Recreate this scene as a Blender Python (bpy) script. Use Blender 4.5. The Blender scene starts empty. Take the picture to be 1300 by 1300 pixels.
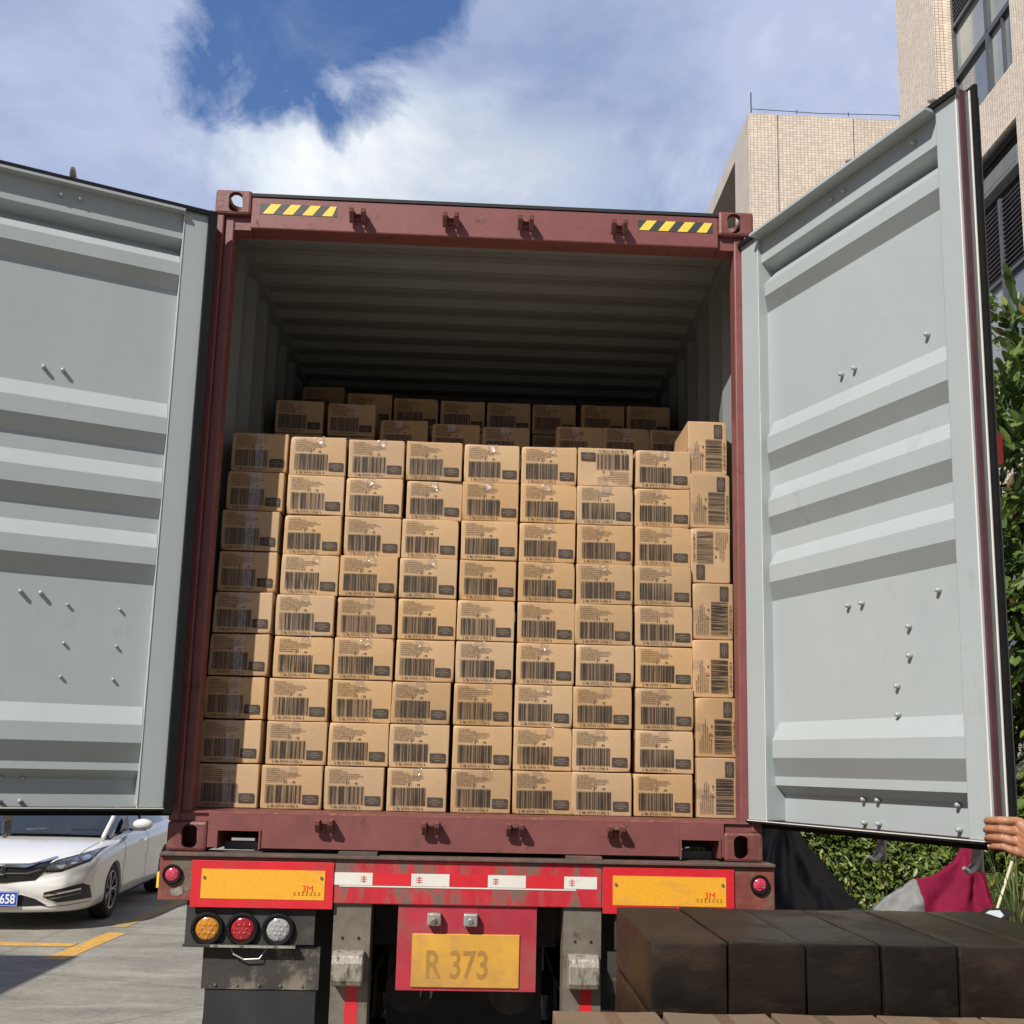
import bpy, bmesh, math, random
from mathutils import Vector, Matrix, Quaternion, noise
from mathutils.bvhtree import BVHTree
random.seed(7)
S = bpy.context.scene
COL = S.collection

# ------------------------------------------------------------------ camera, world, sun, exposure
def basis(yaw, pit, rol):
    f = Vector((math.sin(yaw)*math.cos(pit), math.cos(yaw)*math.cos(pit), math.sin(pit)))
    r = Vector((math.cos(yaw), -math.sin(yaw), 0)); u = r.cross(f)
    c, s = math.cos(rol), math.sin(rol)
    return c*r+s*u, -s*r+c*u, f
cd = bpy.data.cameras.new('camera'); cam = bpy.data.objects.new('camera', cd); COL.objects.link(cam)
r_, u_, f_ = basis(.0393, .1640, .0232)
cam.matrix_world = Matrix(((r_.x, u_.x, -f_.x, .0178), (r_.y, u_.y, -f_.y, -4.3507), (r_.z, u_.z, -f_.z, 1.8691), (0, 0, 0, 1)))
cd.sensor_width = 36; cd.lens = 36*1313.5/1300
cd.shift_x = -10.06/1300; cd.shift_y = 105.2/1300
cd.clip_start = .05; cd.clip_end = 3000
S.camera = cam
SUN = Vector((-.8, -1, 1.22)).normalized()
sl = bpy.data.lights.new('sun', 'SUN'); sl.energy = 5.0; sl.angle = math.radians(.5); sl.color = (1, .955, .88)
so = bpy.data.objects.new('sun', sl); COL.objects.link(so); so.rotation_euler = (-SUN).to_track_quat('-Z', 'Y').to_euler()
so.location = (-20, -25, 30)
S.view_settings.view_transform = 'Standard'; S.view_settings.look = 'None'
S.view_settings.exposure = 0.08; S.view_settings.gamma = 1
wd = bpy.data.worlds.new('World'); S.world = wd; wd.use_nodes = True
nt = wd.node_tree; nt.nodes.clear()
def nn(t, typ, **kw):
    n = t.nodes.new(typ)
    for k, v in kw.items():
        if k in n.inputs.keys(): n.inputs[k].default_value = v
        else: setattr(n, k, v)
    return n
def math_n(t, op, a, b=None, clamp=False):
    n = t.nodes.new('ShaderNodeMath'); n.operation = op; n.use_clamp = clamp
    for i, v in enumerate((a, b)):
        if v is None: continue
        if isinstance(v, (int, float)): n.inputs[i].default_value = v
        else: t.links.new(v, n.inputs[i])
    return n.outputs[0]
def ramp(t, fac, stops):
    n = t.nodes.new('ShaderNodeValToRGB'); e = n.color_ramp.elements
    while len(e) < len(stops): e.new(.5)
    for k, (p, c) in enumerate(stops):
        e[k].position = p; e[k].color = (c, c, c, 1) if isinstance(c, (int, float)) else (*c, 1)
    t.links.new(fac, n.inputs[0]); return n.outputs[0]
def build_world():
    t = nt; L = t.links.new
    sky = nn(t, 'ShaderNodeTexSky', sky_type='NISHITA', sun_disc=False, sun_elevation=math.radians(43.6), sun_rotation=math.radians(218.7))
    sky.air_density = 1.15; sky.dust_density = .5; sky.ozone_density = 1.5
    bsky = nn(t, 'ShaderNodeBackground', Strength=.085); hs = nn(t, 'ShaderNodeHueSaturation', Saturation=1.22, Value=1.4); L(sky.outputs[0], hs.inputs['Color']); tn = nn(t, 'ShaderNodeMix', data_type='RGBA', blend_type='MULTIPLY'); tn.inputs[0].default_value = 1; L(hs.outputs[0], tn.inputs[6]); tn.inputs[7].default_value = (1.18, 1.03, 1.14, 1); tn2 = nn(t, 'ShaderNodeMix', data_type='RGBA', blend_type='MULTIPLY'); tn2.inputs[0].default_value = 1; L(tn.outputs[2], tn2.inputs[6]); L(tn2.outputs[2], bsky.inputs[0])
    tc = nn(t, 'ShaderNodeTexCoord'); sx = nn(t, 'ShaderNodeSeparateXYZ'); L(tc.outputs['Generated'], sx.inputs[0])
    X, Y, Z = sx.outputs
    L(ramp(t, Y, [(.25, (.60, .50, .42)), (.65, (1, 1, 1))]), tn2.inputs[7])
    ay = math_n(t, 'MAXIMUM', Y, .03)
    u = math_n(t, 'DIVIDE', X, ay); v = math_n(t, 'DIVIDE', Z, ay)
    # cloud structure in a stretched direction space
    mp = nn(t, 'ShaderNodeMapping'); L(tc.outputs['Generated'], mp.inputs[0]); mp.inputs['Scale'].default_value = (1, 1, 1.6)
    n1 = nn(t, 'ShaderNodeTexNoise', Scale=3.2, Detail=12, Roughness=.58, Distortion=.35); L(mp.outputs[0], n1.inputs[0])
    n2 = nn(t, 'ShaderNodeTexNoise', Scale=11, Detail=10, Roughness=.6, Distortion=.5); L(mp.outputs[0], n2.inputs[0])
    n3 = nn(t, 'ShaderNodeTexNoise', Scale=1.7, Detail=5, Roughness=.5); L(mp.outputs[0], n3.inputs[0])
    # gap in the cloud
    uc = math_n(t, 'ADD', math_n(t, 'MULTIPLY', math_n(t, 'SUBTRACT', v, .8), .40), -.192)
    du = math_n(t, 'DIVIDE', math_n(t, 'SUBTRACT', u, uc), .165)
    dv = math_n(t, 'DIVIDE', math_n(t, 'SUBTRACT', v, .86), .225)
    rr = math_n(t, 'SQRT', math_n(t, 'ADD', math_n(t, 'MULTIPLY', du, du), math_n(t, 'MULTIPLY', dv, dv)))
    rr = math_n(t, 'ADD', rr, math_n(t, 'MULTIPLY', math_n(t, 'SUBTRACT', n1.outputs[0], .5), 1.3))
    rr = math_n(t, 'ADD', rr, math_n(t, 'MULTIPLY', math_n(t, 'SUBTRACT', n2.outputs[0], .5), 1.15))
    cov = ramp(t, rr, [(.72, 0), (1.02, 1)])
    gen = ramp(t, n1.outputs[0], [(.36, .55), (.55, 1)])
    wis = ramp(t, n2.outputs[0], [(.52, 0.0), (.78, .2)])
    cov = math_n(t, 'MAXIMUM', math_n(t, 'MULTIPLY', cov, gen), wis)
    cov = math_n(t, 'MULTIPLY', cov, ramp(t, Y, [(.30, .12), (.62, 1)]))
    # brightness: bright billows over the middle, thinner blue-grey veil away from it
    bu = math_n(t, 'DIVIDE', math_n(t, 'SUBTRACT', u, -.03), .34)
    bv = math_n(t, 'DIVIDE', math_n(t, 'SUBTRACT', v, .62), .13)
    br = math_n(t, 'SQRT', math_n(t, 'ADD', math_n(t, 'MULTIPLY', bu, bu), math_n(t, 'MULTIPLY', bv, bv)))
    br = ramp(t, br, [(.2, .50), (1.35, 0)])
    bb = math_n(t, 'ADD', math_n(t, 'MULTIPLY', n1.outputs[0], .55), math_n(t, 'MULTIPLY', n2.outputs[0], .25))
    bb = math_n(t, 'ADD', bb, br)
    bb = math_n(t, 'ADD', bb, math_n(t, 'MULTIPLY', n3.outputs[0], .25))
    cc = ramp(t, bb, [(.38, (.40, .49, .70)), (.60, (.49, .55, .75)), (.78, (.74, .81, .90)), (.95, (.95, .98, 1.0))])
    bcl = nn(t, 'ShaderNodeBackground', Strength=1.0); L(cc, bcl.inputs[0])
    mx = nn(t, 'ShaderNodeMixShader'); L(cov, mx.inputs[0]); L(bsky.outputs[0], mx.inputs[1]); L(bcl.outputs[0], mx.inputs[2])
    out = nn(t, 'ShaderNodeOutputWorld'); L(mx.outputs[0], out.inputs[0])
build_world()

# ------------------------------------------------------------------ materials
def mat(name, col, rough=.5, metal=0, var=.12, vscale=6, bump=0, bscale=40, spec=.5, coat=0, second=None, sfac=(.5, .7), sscale=3, stretch=(1, 1, 1), randv=0, trans=0, emit=None, sdetail=8):
    m = bpy.data.materials.new(name); m.use_nodes = True; t = m.node_tree; L = t.links.new
    p = t.nodes['Principled BSDF']
    p.inputs['Roughness'].default_value = rough; p.inputs['Metallic'].default_value = metal
    p.inputs['Specular IOR Level'].default_value = spec; p.inputs['Coat Weight'].default_value = coat; p.inputs['Coat Roughness'].default_value = .06
    tc = t.nodes.new('ShaderNodeTexCoord'); mp = t.nodes.new('ShaderNodeMapping'); mp.inputs['Scale'].default_value = stretch
    L(tc.outputs['Object'], mp.inputs[0])
    n1 = nn(t, 'ShaderNodeTexNoise', Scale=vscale, Detail=8, Roughness=.6); L(mp.outputs[0], n1.inputs[0])
    c1 = tuple(max(0, c*(1-var)) for c in col); c2 = tuple(min(1, c*(1+var)) for c in col)
    out = ramp(t, n1.outputs[0], [(.3, c1), (.7, c2)])
    if second is not None:
        n2 = nn(t, 'ShaderNodeTexNoise', Scale=sscale, Detail=sdetail, Roughness=.65); L(mp.outputs[0], n2.inputs[0])
        f = ramp(t, n2.outputs[0], [(sfac[0], 0), (sfac[1], 1)])
        mx = nn(t, 'ShaderNodeMix', data_type='RGBA'); L(f, mx.inputs[0]); L(out, mx.inputs[6]); mx.inputs[7].default_value = (*second, 1); out = mx.outputs[2]
        rf = math_n(t, 'ADD', math_n(t, 'MULTIPLY', f, max(0, .8-rough)), rough); L(rf, p.inputs['Roughness'])
    if randv:
        oi = t.nodes.new('ShaderNodeObjectInfo')
        hv = nn(t, 'ShaderNodeHueSaturation'); L(out, hv.inputs['Color'])
        L(math_n(t, 'ADD', math_n(t, 'MULTIPLY', oi.outputs['Random'], randv), 1-randv/2), hv.inputs['Value'])
        L(math_n(t, 'ADD', math_n(t, 'MULTIPLY', math_n(t, 'FRACT', math_n(t, 'MULTIPLY', oi.outputs['Random'], 17.3)), .16), .92), hv.inputs['Saturation'])
        out = hv.outputs[0]
    L(out, p.inputs['Base Color'])
    if bump:
        n3 = nn(t, 'ShaderNodeTexNoise', Scale=bscale, Detail=6, Roughness=.6); L(mp.outputs[0], n3.inputs[0])
        b = nn(t, 'ShaderNodeBump', Strength=bump, Distance=.02); L(n3.outputs[0], b.inputs['Height']); L(b.outputs[0], p.inputs['Normal'])
    if trans: p.inputs['Transmission Weight'].default_value = trans
    if emit: p.inputs['Emission Color'].default_value = (*emit, 1); p.inputs['Emission Strength'].default_value = 1
    return m
M = {}
M['grey'] = mat('door_grey_paint', (.375, .418, .422), .42, var=.05, vscale=2.5, bump=.03, bscale=9, second=(.29, .295, .27), sfac=(.60, .78), sscale=5, stretch=(1, 1, .6))
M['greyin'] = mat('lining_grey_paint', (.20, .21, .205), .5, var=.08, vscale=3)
M['maroon'] = mat('container_maroon_paint', (.205, .068, .064), .45, var=.14, vscale=7, bump=.05, bscale=18, second=(.125, .05, .035), sfac=(.58, .68), sscale=13)
M['maroondark'] = mat('container_maroon_worn', (.17, .055, .05), .5, var=.2, vscale=12, bump=.12, bscale=40, second=(.22, .11, .06), sfac=(.55, .68), sscale=22)
M['edgemaroon'] = mat('dull_dark_maroon_edge', (.085, .032, .040), .6, var=.2, vscale=9)
M['rubber'] = mat('black_rubber', (.007, .007, .008), .75, spec=.2, var=.3, vscale=20)
M['steel'] = mat('galvanised_steel', (.42, .42, .40), .45, .6, var=.2, vscale=15)
M['bolt'] = mat('painted_bolt', (.40, .43, .42), .3, .2, var=.1)
M['black'] = mat('matt_black', (.012, .012, .012), .7, var=.3)
M['chassis'] = mat('dusty_black_steel', (.035, .033, .03), .75, var=.4, vscale=8, bump=.1, second=(.10, .085, .065), sfac=(.55, .75), sscale=5)
M['postgrey'] = mat('worn_grey_steel', (.17, .15, .12), .6, .2, var=.25, vscale=9, bump=.12, bscale=30, second=(.10, .055, .03), sfac=(.58, .72), sscale=11)
M['silver'] = mat('scuffed_silver_paint', (.42, .39, .33), .5, .35, var=.3, vscale=30, bump=.3, bscale=60, second=(.12, .10, .08), sfac=(.45, .62), sscale=30, stretch=(1, 1, .35))
M['beamred'] = mat('weathered_red_beam_paint', (.50, .022, .035), .5, var=.2, vscale=10, bump=.08, second=(.17, .11, .085), sfac=(.47, .58), sscale=6, stretch=(2.2, 1, .8))
M['beamend'] = mat('faded_red_brown_paint', (.20, .055, .04), .6, var=.3, vscale=14, bump=.1, second=(.14, .12, .09), sfac=(.5, .62), sscale=12)
M['ledge'] = mat('rubbed_beam_ledge', (.15, .085, .07), .55, .1, var=.3, vscale=12, bump=.15, second=(.09, .075, .06), sfac=(.45, .6), sscale=7)
M['red'] = mat('reflective_red', (.62, .022, .032), .4, var=.12, vscale=8, second=(.36, .04, .04), sfac=(.56, .76), sscale=7)
M['yellow'] = mat('reflective_amber', (.82, .40, .035), .38, var=.10, vscale=60, second=(.55, .27, .05), sfac=(.55, .80), sscale=5, stretch=(1, 1, 3))
M['white'] = mat('reflective_white', (.72, .70, .64), .4, var=.08, second=(.42, .36, .30), sfac=(.60, .75), sscale=12)
M['tapeyellow'] = mat('hazard_yellow', (.85, .62, .08), .4, var=.06)
M['tapeblack'] = mat('hazard_black', (.05, .052, .055), .45, var=.1)
M['textred'] = mat('printed_red', (.62, .03, .01), .5)
M['textorange'] = mat('printed_brown', (.35, .12, .01), .5)
M['platey'] = mat('faded_yellow_plate', (.62, .33, .055), .45, var=.15, vscale=5, second=(.34, .20, .08), sfac=(.45, .75), sscale=6)
M['platechar'] = mat('faded_plate_paint', (.38, .21, .05), .5)
M['platered'] = mat('dusty_red_board', (.40, .03, .05), .5, var=.15, second=(.22, .10, .08), sfac=(.5, .75), sscale=5)
M['carton'] = mat('brown_cardboard', (.470, .302, .155), .62, var=.10, vscale=9, bump=.10, bscale=14, randv=.22, stretch=(1, 1, 1))
M['cartonfg'] = mat('dark_brown_cardboard', (.18, .125, .08), .7, var=.08, vscale=9, bump=.1, bscale=14, randv=.2)  # darker brown than the stacked cartons
M['ink'] = mat('printed_ink', (.042, .032, .025), .55, var=.35, vscale=18)
M['inktxt'] = mat('printed_fine_ink', (.055, .038, .026), .6, var=.3, vscale=30)
M['inkblock'] = mat('printed_block', (.060, .046, .036), .85, var=.2, vscale=30)
M['inkpale'] = mat('block_lettering', (.24, .17, .11), .6)
M['pen'] = mat('marker_pen', (.09, .045, .025), .6)
M['ground'] = None
M['yline'] = mat('worn_yellow_line', (.62, .34, .05), .75, var=.2, vscale=9, second=(.34, .29, .20), sfac=(.5, .66), sscale=11, bump=.1)
M['carwhite'] = mat('white_car_paint', (.74, .73, .70), .22, var=.02, coat=1, vscale=2)
M['trim'] = mat('black_plastic_trim', (.02, .02, .022), .35, var=.2)
M['chrome'] = mat('chrome', (.75, .76, .78), .15, 1, var=.05)
M['alloy'] = mat('alloy_rim', (.36, .35, .34), .35, .7, var=.1)
M['tyre'] = mat('tyre_rubber', (.025, .024, .023), .8, var=.3, bump=.1)
M['lampglass'] = mat('headlight_lens', (.10, .105, .11), .08, .35, var=.9, vscale=34, coat=1)
M['plateblue'] = mat('blue_plate', (.02, .07, .42), .4, var=.05)
M['platewhite'] = mat('plate_white', (.8, .82, .85), .4, var=.02)
M['glass'] = mat('car_glass', (.012, .016, .020), .04, 0, var=.3, vscale=2, coat=.2, spec=.5)
M['winglass'] = mat('window_glass', (.10, .115, .13), .06, .0, var=.35, vscale=.9, spec=1, coat=.6)
M['winpale'] = mat('window_glass_pale_reflection', (.24, .26, .24), .12, .0, var=.25, vscale=.7, spec=.8, coat=.5)  # pale green-grey pane colour stands in for a reflection in the glass
M['winframe'] = mat('dark_window_frame', (.085, .095, .105), .45, .2, var=.1)
M['louvre'] = mat('louvre_blade', (.30, .30, .33), .45, .2, var=.1)
M['louvredark'] = mat('louvre_void', (.015, .015, .02), .8)
M['panelgrey'] = mat('ledge_panel_grey', (.17, .18, .18), .5, .2, var=.1)
M['concrete'] = mat('painted_concrete', (.46, .42, .37), .85, var=.1, vscale=1.5, bump=.05)
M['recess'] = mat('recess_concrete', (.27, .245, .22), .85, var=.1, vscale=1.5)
M['bark'] = mat('bark', (.12, .085, .06), .9, var=.3, vscale=14, bump=.4, bscale=30)
M['stick'] = mat('pale_bamboo', (.52, .50, .33), .6, var=.1, vscale=10)
M['covblack'] = mat('black_cover_cloth', (.016, .018, .025), .55, var=.3, vscale=5, bump=.25, bscale=12)
M['covgrey'] = mat('grey_cover_cloth', (.17, .17, .17), .6, var=.12, vscale=5, bump=.2, bscale=12)
M['covolive'] = mat('dusty_olive_cover', (.19, .20, .17), .6, var=.15, vscale=6, bump=.2, bscale=12)
M['covred'] = mat('crimson_cover_cloth', (.17, .007, .034), .8, spec=.15, var=.12, vscale=5, bump=.2, bscale=14)
M['mirrorg'] = mat('mirror_glass', (.72, .80, .90), .1, .2, var=.1, vscale=30)
M['skin'] = mat('skin', (.38, .175, .095), .5, var=.14, vscale=30, bump=.15, bscale=120, second=(.33, .13, .08), sfac=(.55, .75), sscale=22)
M['nail'] = mat('nail', (.60, .36, .27), .35, var=.05)
M['hair'] = mat('hair', (.02, .016, .014), .6, var=.3, vscale=60, bump=.4, bscale=120)
M['shirt'] = mat('blue_grey_shirt', (.10, .13, .18), .85, var=.12, vscale=9, bump=.15, bscale=60)
M['trouser'] = mat('dark_trousers', (.035, .037, .045), .9, var=.15, bump=.1, bscale=60)
M['wood'] = mat('pallet_wood', (.36, .26, .16), .8, var=.25, vscale=7, bump=.15, stretch=(1, 6, 6))
M['flapblack'] = mat('mud_caked_rubber', (.022, .022, .023), .8, var=.4, vscale=5, bump=.1)
M['flapplate'] = mat('mud_stained_plate', (.045, .040, .034), .8, var=.3, vscale=6, bump=.15, second=(.20, .165, .13), sfac=(.50, .60), sscale=5)
def lens(name, col):
    m = mat(name, col, .18, 0, var=.25, vscale=55, coat=1); return m
M['amber'] = lens('amber_lens', (.52, .21, .02)); M['redlens'] = lens('red_lens', (.34, .012, .02)); M['clearlens'] = lens('clear_lens', (.33, .33, .33)); M['pink'] = lens('marker_lens', (.55, .05, .09))
def tape_mat(name, fac, rough, tint=(1, 1, 1)):
    m = bpy.data.materials.new(name); m.use_nodes = True; t = m.node_tree; L = t.links.new; t.nodes.clear()
    o = t.nodes.new('ShaderNodeOutputMaterial'); mx = t.nodes.new('ShaderNodeMixShader')
    tr = nn(t, 'ShaderNodeBsdfTransparent', Color=(.97, .95, .92, 1)); gl = nn(t, 'ShaderNodeBsdfGlossy', Roughness=rough, Color=(*tint, 1))
    tc = t.nodes.new('ShaderNodeTexCoord'); n = nn(t, 'ShaderNodeTexNoise', Scale=38, Detail=5, Roughness=.65, Distortion=.8); L(tc.outputs['Object'], n.inputs[0])
    b = nn(t, 'ShaderNodeBump', Strength=.9, Distance=.006); L(n.outputs[0], b.inputs['Height']); L(b.outputs[0], gl.inputs['Normal'])
    mx.inputs[0].default_value = fac
    L(tr.outputs[0], mx.inputs[1]); L(gl.outputs[0], mx.inputs[2]); L(mx.outputs[0], o.inputs[0]); return m
M['cleartape'] = tape_mat('clear_packing_tape', .15, .14)
def tile_mat(name, tw, th, col, grout, bw=.9):
    m = bpy.data.materials.new(name); m.use_nodes = True; t = m.node_tree; L = t.links.new
    p = t.nodes['Principled BSDF']; p.inputs['Roughness'].default_value = .45
    g = t.nodes.new('ShaderNodeNewGeometry'); s = t.nodes.new('ShaderNodeSeparateXYZ'); L(g.outputs['Position'], s.inputs[0])
    c = t.nodes.new('ShaderNodeCombineXYZ'); L(math_n(t, 'ADD', s.outputs[0], s.outputs[1]), c.inputs[0]); L(s.outputs[2], c.inputs[1])
    br = t.nodes.new('ShaderNodeTexBrick'); br.offset = 0; br.squash = 1
    L(c.outputs[0], br.inputs['Vector'])
    br.inputs['Color1'].default_value = (*[v*1.1 for v in col], 1); br.inputs['Color2'].default_value = (*[v*.88 for v in col], 1); br.inputs['Mortar'].default_value = (*grout, 1)
    br.inputs['Scale'].default_value = 1; br.inputs['Brick Width'].default_value = tw; br.inputs['Row Height'].default_value = th; br.inputs['Mortar Size'].default_value = min(tw, th)*.075; br.inputs['Mortar Smooth'].default_value = .2
    n = nn(t, 'ShaderNodeTexNoise', Scale=.6, Detail=6); L(g.outputs['Position'], n.inputs[0])
    f = ramp(t, n.outputs[0], [(.3, .88), (.7, 1.06)])
    mx = nn(t, 'ShaderNodeMix', data_type='RGBA', blend_type='MULTIPLY'); mx.inputs[0].default_value = 1; L(br.outputs[0], mx.inputs[6]); L(f, mx.inputs[7])
    L(mx.outputs[2], p.inputs['Base Color']); return m
M['tile'] = tile_mat('beige_mosaic_tile', .070, .056, (.76, .66, .54), (.16, .10, .07))
M['tilefar'] = tile_mat('beige_mosaic_tile_far', .11, .085, (.70, .62, .52), (.30, .21, .15))
def leaf_mat(name, a, b):
    m = bpy.data.materials.new(name); m.use_nodes = True; t = m.node_tree; L = t.links.new
    p = t.nodes['Principled BSDF']; p.inputs['Roughness'].default_value = .38
    g = t.nodes.new('ShaderNodeNewGeometry')
    c = ramp(t, g.outputs['Random Per Island'], [(0, a), (.5, tuple((x+y)/2 for x, y in zip(a, b))), (.90, b), (.95, (b[0]*1.6, b[1]*1.05, b[2])), (.985, (.16, .10, .04)), (1, (.12, .07, .03))])
    L(c, p.inputs['Base Color'])
    tl = nn(t, 'ShaderNodeBsdfTranslucent'); L(c, tl.inputs[0]); mx = nn(t, 'ShaderNodeMixShader'); mx.inputs[0].default_value = .25
    L(p.outputs[0], mx.inputs[1]); L(tl.outputs[0], mx.inputs[2]); L(mx.outputs[0], t.nodes['Material Output'].inputs[0]); return m
M['leaf'] = leaf_mat('glossy_tree_leaf', (.045, .095, .022), (.19, .27, .07))
M['leafh'] = leaf_mat('hedge_leaf', (.05, .10, .02), (.21, .27, .06))
M['leafg'] = leaf_mat('strap_leaf', (.07, .12, .04), (.22, .28, .12))
def ground_mat():
    m = bpy.data.materials.new('worn_concrete'); m.use_nodes = True; t = m.node_tree; L = t.links.new; p = t.nodes['Principled BSDF']; p.inputs['Roughness'].default_value = .85
    g = t.nodes.new('ShaderNodeTexCoord')
    mp = t.nodes.new('ShaderNodeMapping'); L(g.outputs['Object'], mp.inputs[0]); mp.inputs['Scale'].default_value = (1.0, 2.4, 1)
    n = nn(t, 'ShaderNodeTexNoise', Scale=.9, Detail=12, Roughness=.68, Distortion=.4); L(mp.outputs[0], n.inputs[0])
    n2 = nn(t, 'ShaderNodeTexNoise', Scale=14, Detail=8, Roughness=.7); L(mp.outputs[0], n2.inputs[0])
    n3 = nn(t, 'ShaderNodeTexNoise', Scale=160, Detail=3); L(g.outputs['Object'], n3.inputs[0])
    c = ramp(t, n.outputs[0], [(.3, (.18, .165, .140)), (.5, (.27, .25, .21)), (.70, (.38, .35, .295))])
    f = ramp(t, n2.outputs[0], [(.3, .68), (.7, 1.22)]); f3 = ramp(t, n3.outputs[0], [(.3, .85), (.7, 1.12)])
    mx = nn(t, 'ShaderNodeMix', data_type='RGBA', blend_type='MULTIPLY'); mx.inputs[0].default_value = 1; L(c, mx.inputs[6]); L(f, mx.inputs[7])
    m2 = nn(t, 'ShaderNodeMix', data_type='RGBA', blend_type='MULTIPLY'); m2.inputs[0].default_value = 1; L(mx.outputs[2], m2.inputs[6]); L(f3, m2.inputs[7])
    v = nn(t, 'ShaderNodeTexVoronoi', feature='DISTANCE_TO_EDGE', Scale=.33); L(g.outputs['Object'], v.inputs['Vector'])
    cr = ramp(t, v.outputs['Distance'], [(.0, .45), (.006, 1)])
    m3 = nn(t, 'ShaderNodeMix', data_type='RGBA', blend_type='MULTIPLY'); m3.inputs[0].default_value = .6; L(m2.outputs[2], m3.inputs[6]); L(cr, m3.inputs[7])
    L(m3.outputs[2], p.inputs['Base Color'])
    b = nn(t, 'ShaderNodeBump', Strength=.35, Distance=.01); L(n2.outputs[0], b.inputs['Height']); L(b.outputs[0], p.inputs['Normal']); return m
M['ground'] = ground_mat()

# ------------------------------------------------------------------ helpers
def thing(name, label, cat, loc=(0, 0, 0), rotz=0, group=None):
    o = bpy.data.objects.new(name, None); COL.objects.link(o); o.location = loc; o.rotation_euler = (0, 0, rotz)
    o.empty_display_size = .1
    o['label'] = label; o['category'] = cat
    if group: o['group'] = group
    return o
def tag(o, label=None, cat=None, group=None, kind=None):
    for k, v in (('label', label), ('category', cat), ('group', group), ('kind', kind)):
        if v: o[k] = v
    return o
class MB:
    def __init__(s): s.bm = bmesh.new()
    def box(s, x0, x1, y0, y1, z0, z1, bev=0):
        r = bmesh.ops.create_cube(s.bm, size=1); vs = r['verts']
        for v in vs: v.co = Vector(((x0+x1)/2+v.co.x*(x1-x0), (y0+y1)/2+v.co.y*(y1-y0), (z0+z1)/2+v.co.z*(z1-z0)))
        if bev:
            es = list({e for v in vs for e in v.link_edges}); bmesh.ops.bevel(s.bm, geom=es, offset=bev, segments=2, profile=.5, affect='EDGES')
        return s
    def cyl(s, a, b, r, r2=None, n=16, caps=True):
        a = Vector(a); b = Vector(b); d = b-a; q = d.to_track_quat('Z', 'Y').to_matrix().to_4x4()
        bmesh.ops.create_cone(s.bm, cap_ends=caps, segments=n, radius1=r, radius2=r if r2 is None else r2, depth=d.length, matrix=Matrix.Translation((a+b)/2) @ q)
        return s
    def ball(s, c, r, n=12):
        if isinstance(r, (int, float)): r = (r, r, r)
        bmesh.ops.create_uvsphere(s.bm, u_segments=n, v_segments=max(6, n//2+1), radius=1, matrix=Matrix.Translation(c) @ Matrix.Diagonal((*r, 1))); return s
    def face(s, pts):
        vs = [s.bm.verts.new(p) for p in pts]; return s.bm.faces.new(vs)
    def prism(s, pts, axis, a, b):       # polygon in the plane normal to axis, extruded a..b
        def P(p, t): return {'x': (t, p[0], p[1]), 'y': (p[0], t, p[1]), 'z': (p[0], p[1], t)}[axis]
        A = [s.bm.verts.new(P(p, a)) for p in pts]; B = [s.bm.verts.new(P(p, b)) for p in pts]
        s.bm.faces.new(A); s.bm.faces.new(B[::-1])
        for i in range(len(pts)):
            j = (i+1) % len(pts); s.bm.faces.new((A[i], B[i], B[j], A[j]))
        return s
    def tube(s, pts, rad, n=8):
        pts = [Vector(p) for p in pts]; rings = []
        for i, p in enumerate(pts):
            d = (pts[min(i+1, len(pts)-1)]-pts[max(i-1, 0)]).normalized(); q = d.to_track_quat('Z', 'Y'); r = rad[i] if isinstance(rad, (list, tuple)) else rad
            rings.append([s.bm.verts.new(p+q @ Vector((math.cos(k*2*math.pi/n)*r, math.sin(k*2*math.pi/n)*r, 0))) for k in range(n)])
        for a, b in zip(rings, rings[1:]):
            for k in range(n): s.bm.faces.new((a[k], a[(k+1) % n], b[(k+1) % n], b[k]))
        s.bm.faces.new(rings[0][::-1]); s.bm.faces.new(rings[-1]); return s
    def build(s, name, m, parent=None, smooth=False, recalc=True, loc=None):
        if recalc: bmesh.ops.recalc_face_normals(s.bm, faces=s.bm.faces)
        me = bpy.data.meshes.new(name); s.bm.to_mesh(me); s.bm.free()
        o = bpy.data.objects.new(name, me); COL.objects.link(o)
        for mm in (m if isinstance(m, list) else [m]): me.materials.append(mm)
        if smooth:
            for p in me.polygons: p.use_smooth = True
        if parent: o.parent = parent
        if loc: o.location = loc
        return o
def bake(o):
    dg = bpy.context.evaluated_depsgraph_get(); me = bpy.data.meshes.new_from_object(o.evaluated_get(dg)); o.modifiers.clear(); o.data = me; return o
def cut(o, cutters):
    for c in cutters:
        md = o.modifiers.new('b', 'BOOLEAN'); md.operation = 'DIFFERENCE'; md.object = c; md.solver = 'EXACT'
    bpy.context.view_layer.update(); bake(o)
    for c in cutters: bpy.data.objects.remove(c)
    return o
def bevel_mod(o, w=.004, seg=2):
    md = o.modifiers.new('bevel', 'BEVEL'); md.width = w; md.segments = seg; md.limit_method = 'ANGLE'; md.angle_limit = math.radians(40); return o
def text(s, size, name, m, parent, mw, bold=.0, depth=.0004, spacing=1, align='CENTER', sx=1):
    cu = bpy.data.curves.new(name, 'FONT'); cu.body = s; cu.size = size; cu.align_x = align; cu.align_y = 'CENTER'; cu.offset = bold; cu.extrude = depth; cu.space_character = spacing
    t = bpy.data.objects.new('tmp', cu); COL.objects.link(t); bpy.context.view_layer.update()
    me = bpy.data.meshes.new_from_object(t.evaluated_get(bpy.context.evaluated_depsgraph_get())); bpy.data.objects.remove(t)
    me.transform(Matrix.Diagonal((sx, 1, 1, 1)))
    me.transform(mw); me.materials.clear(); me.materials.append(m)
    o = bpy.data.objects.new(name, me); COL.objects.link(o); o.parent = parent; return o
FACE = Matrix.Rotation(math.pi/2, 4, 'X')          # text plane facing -y
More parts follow.
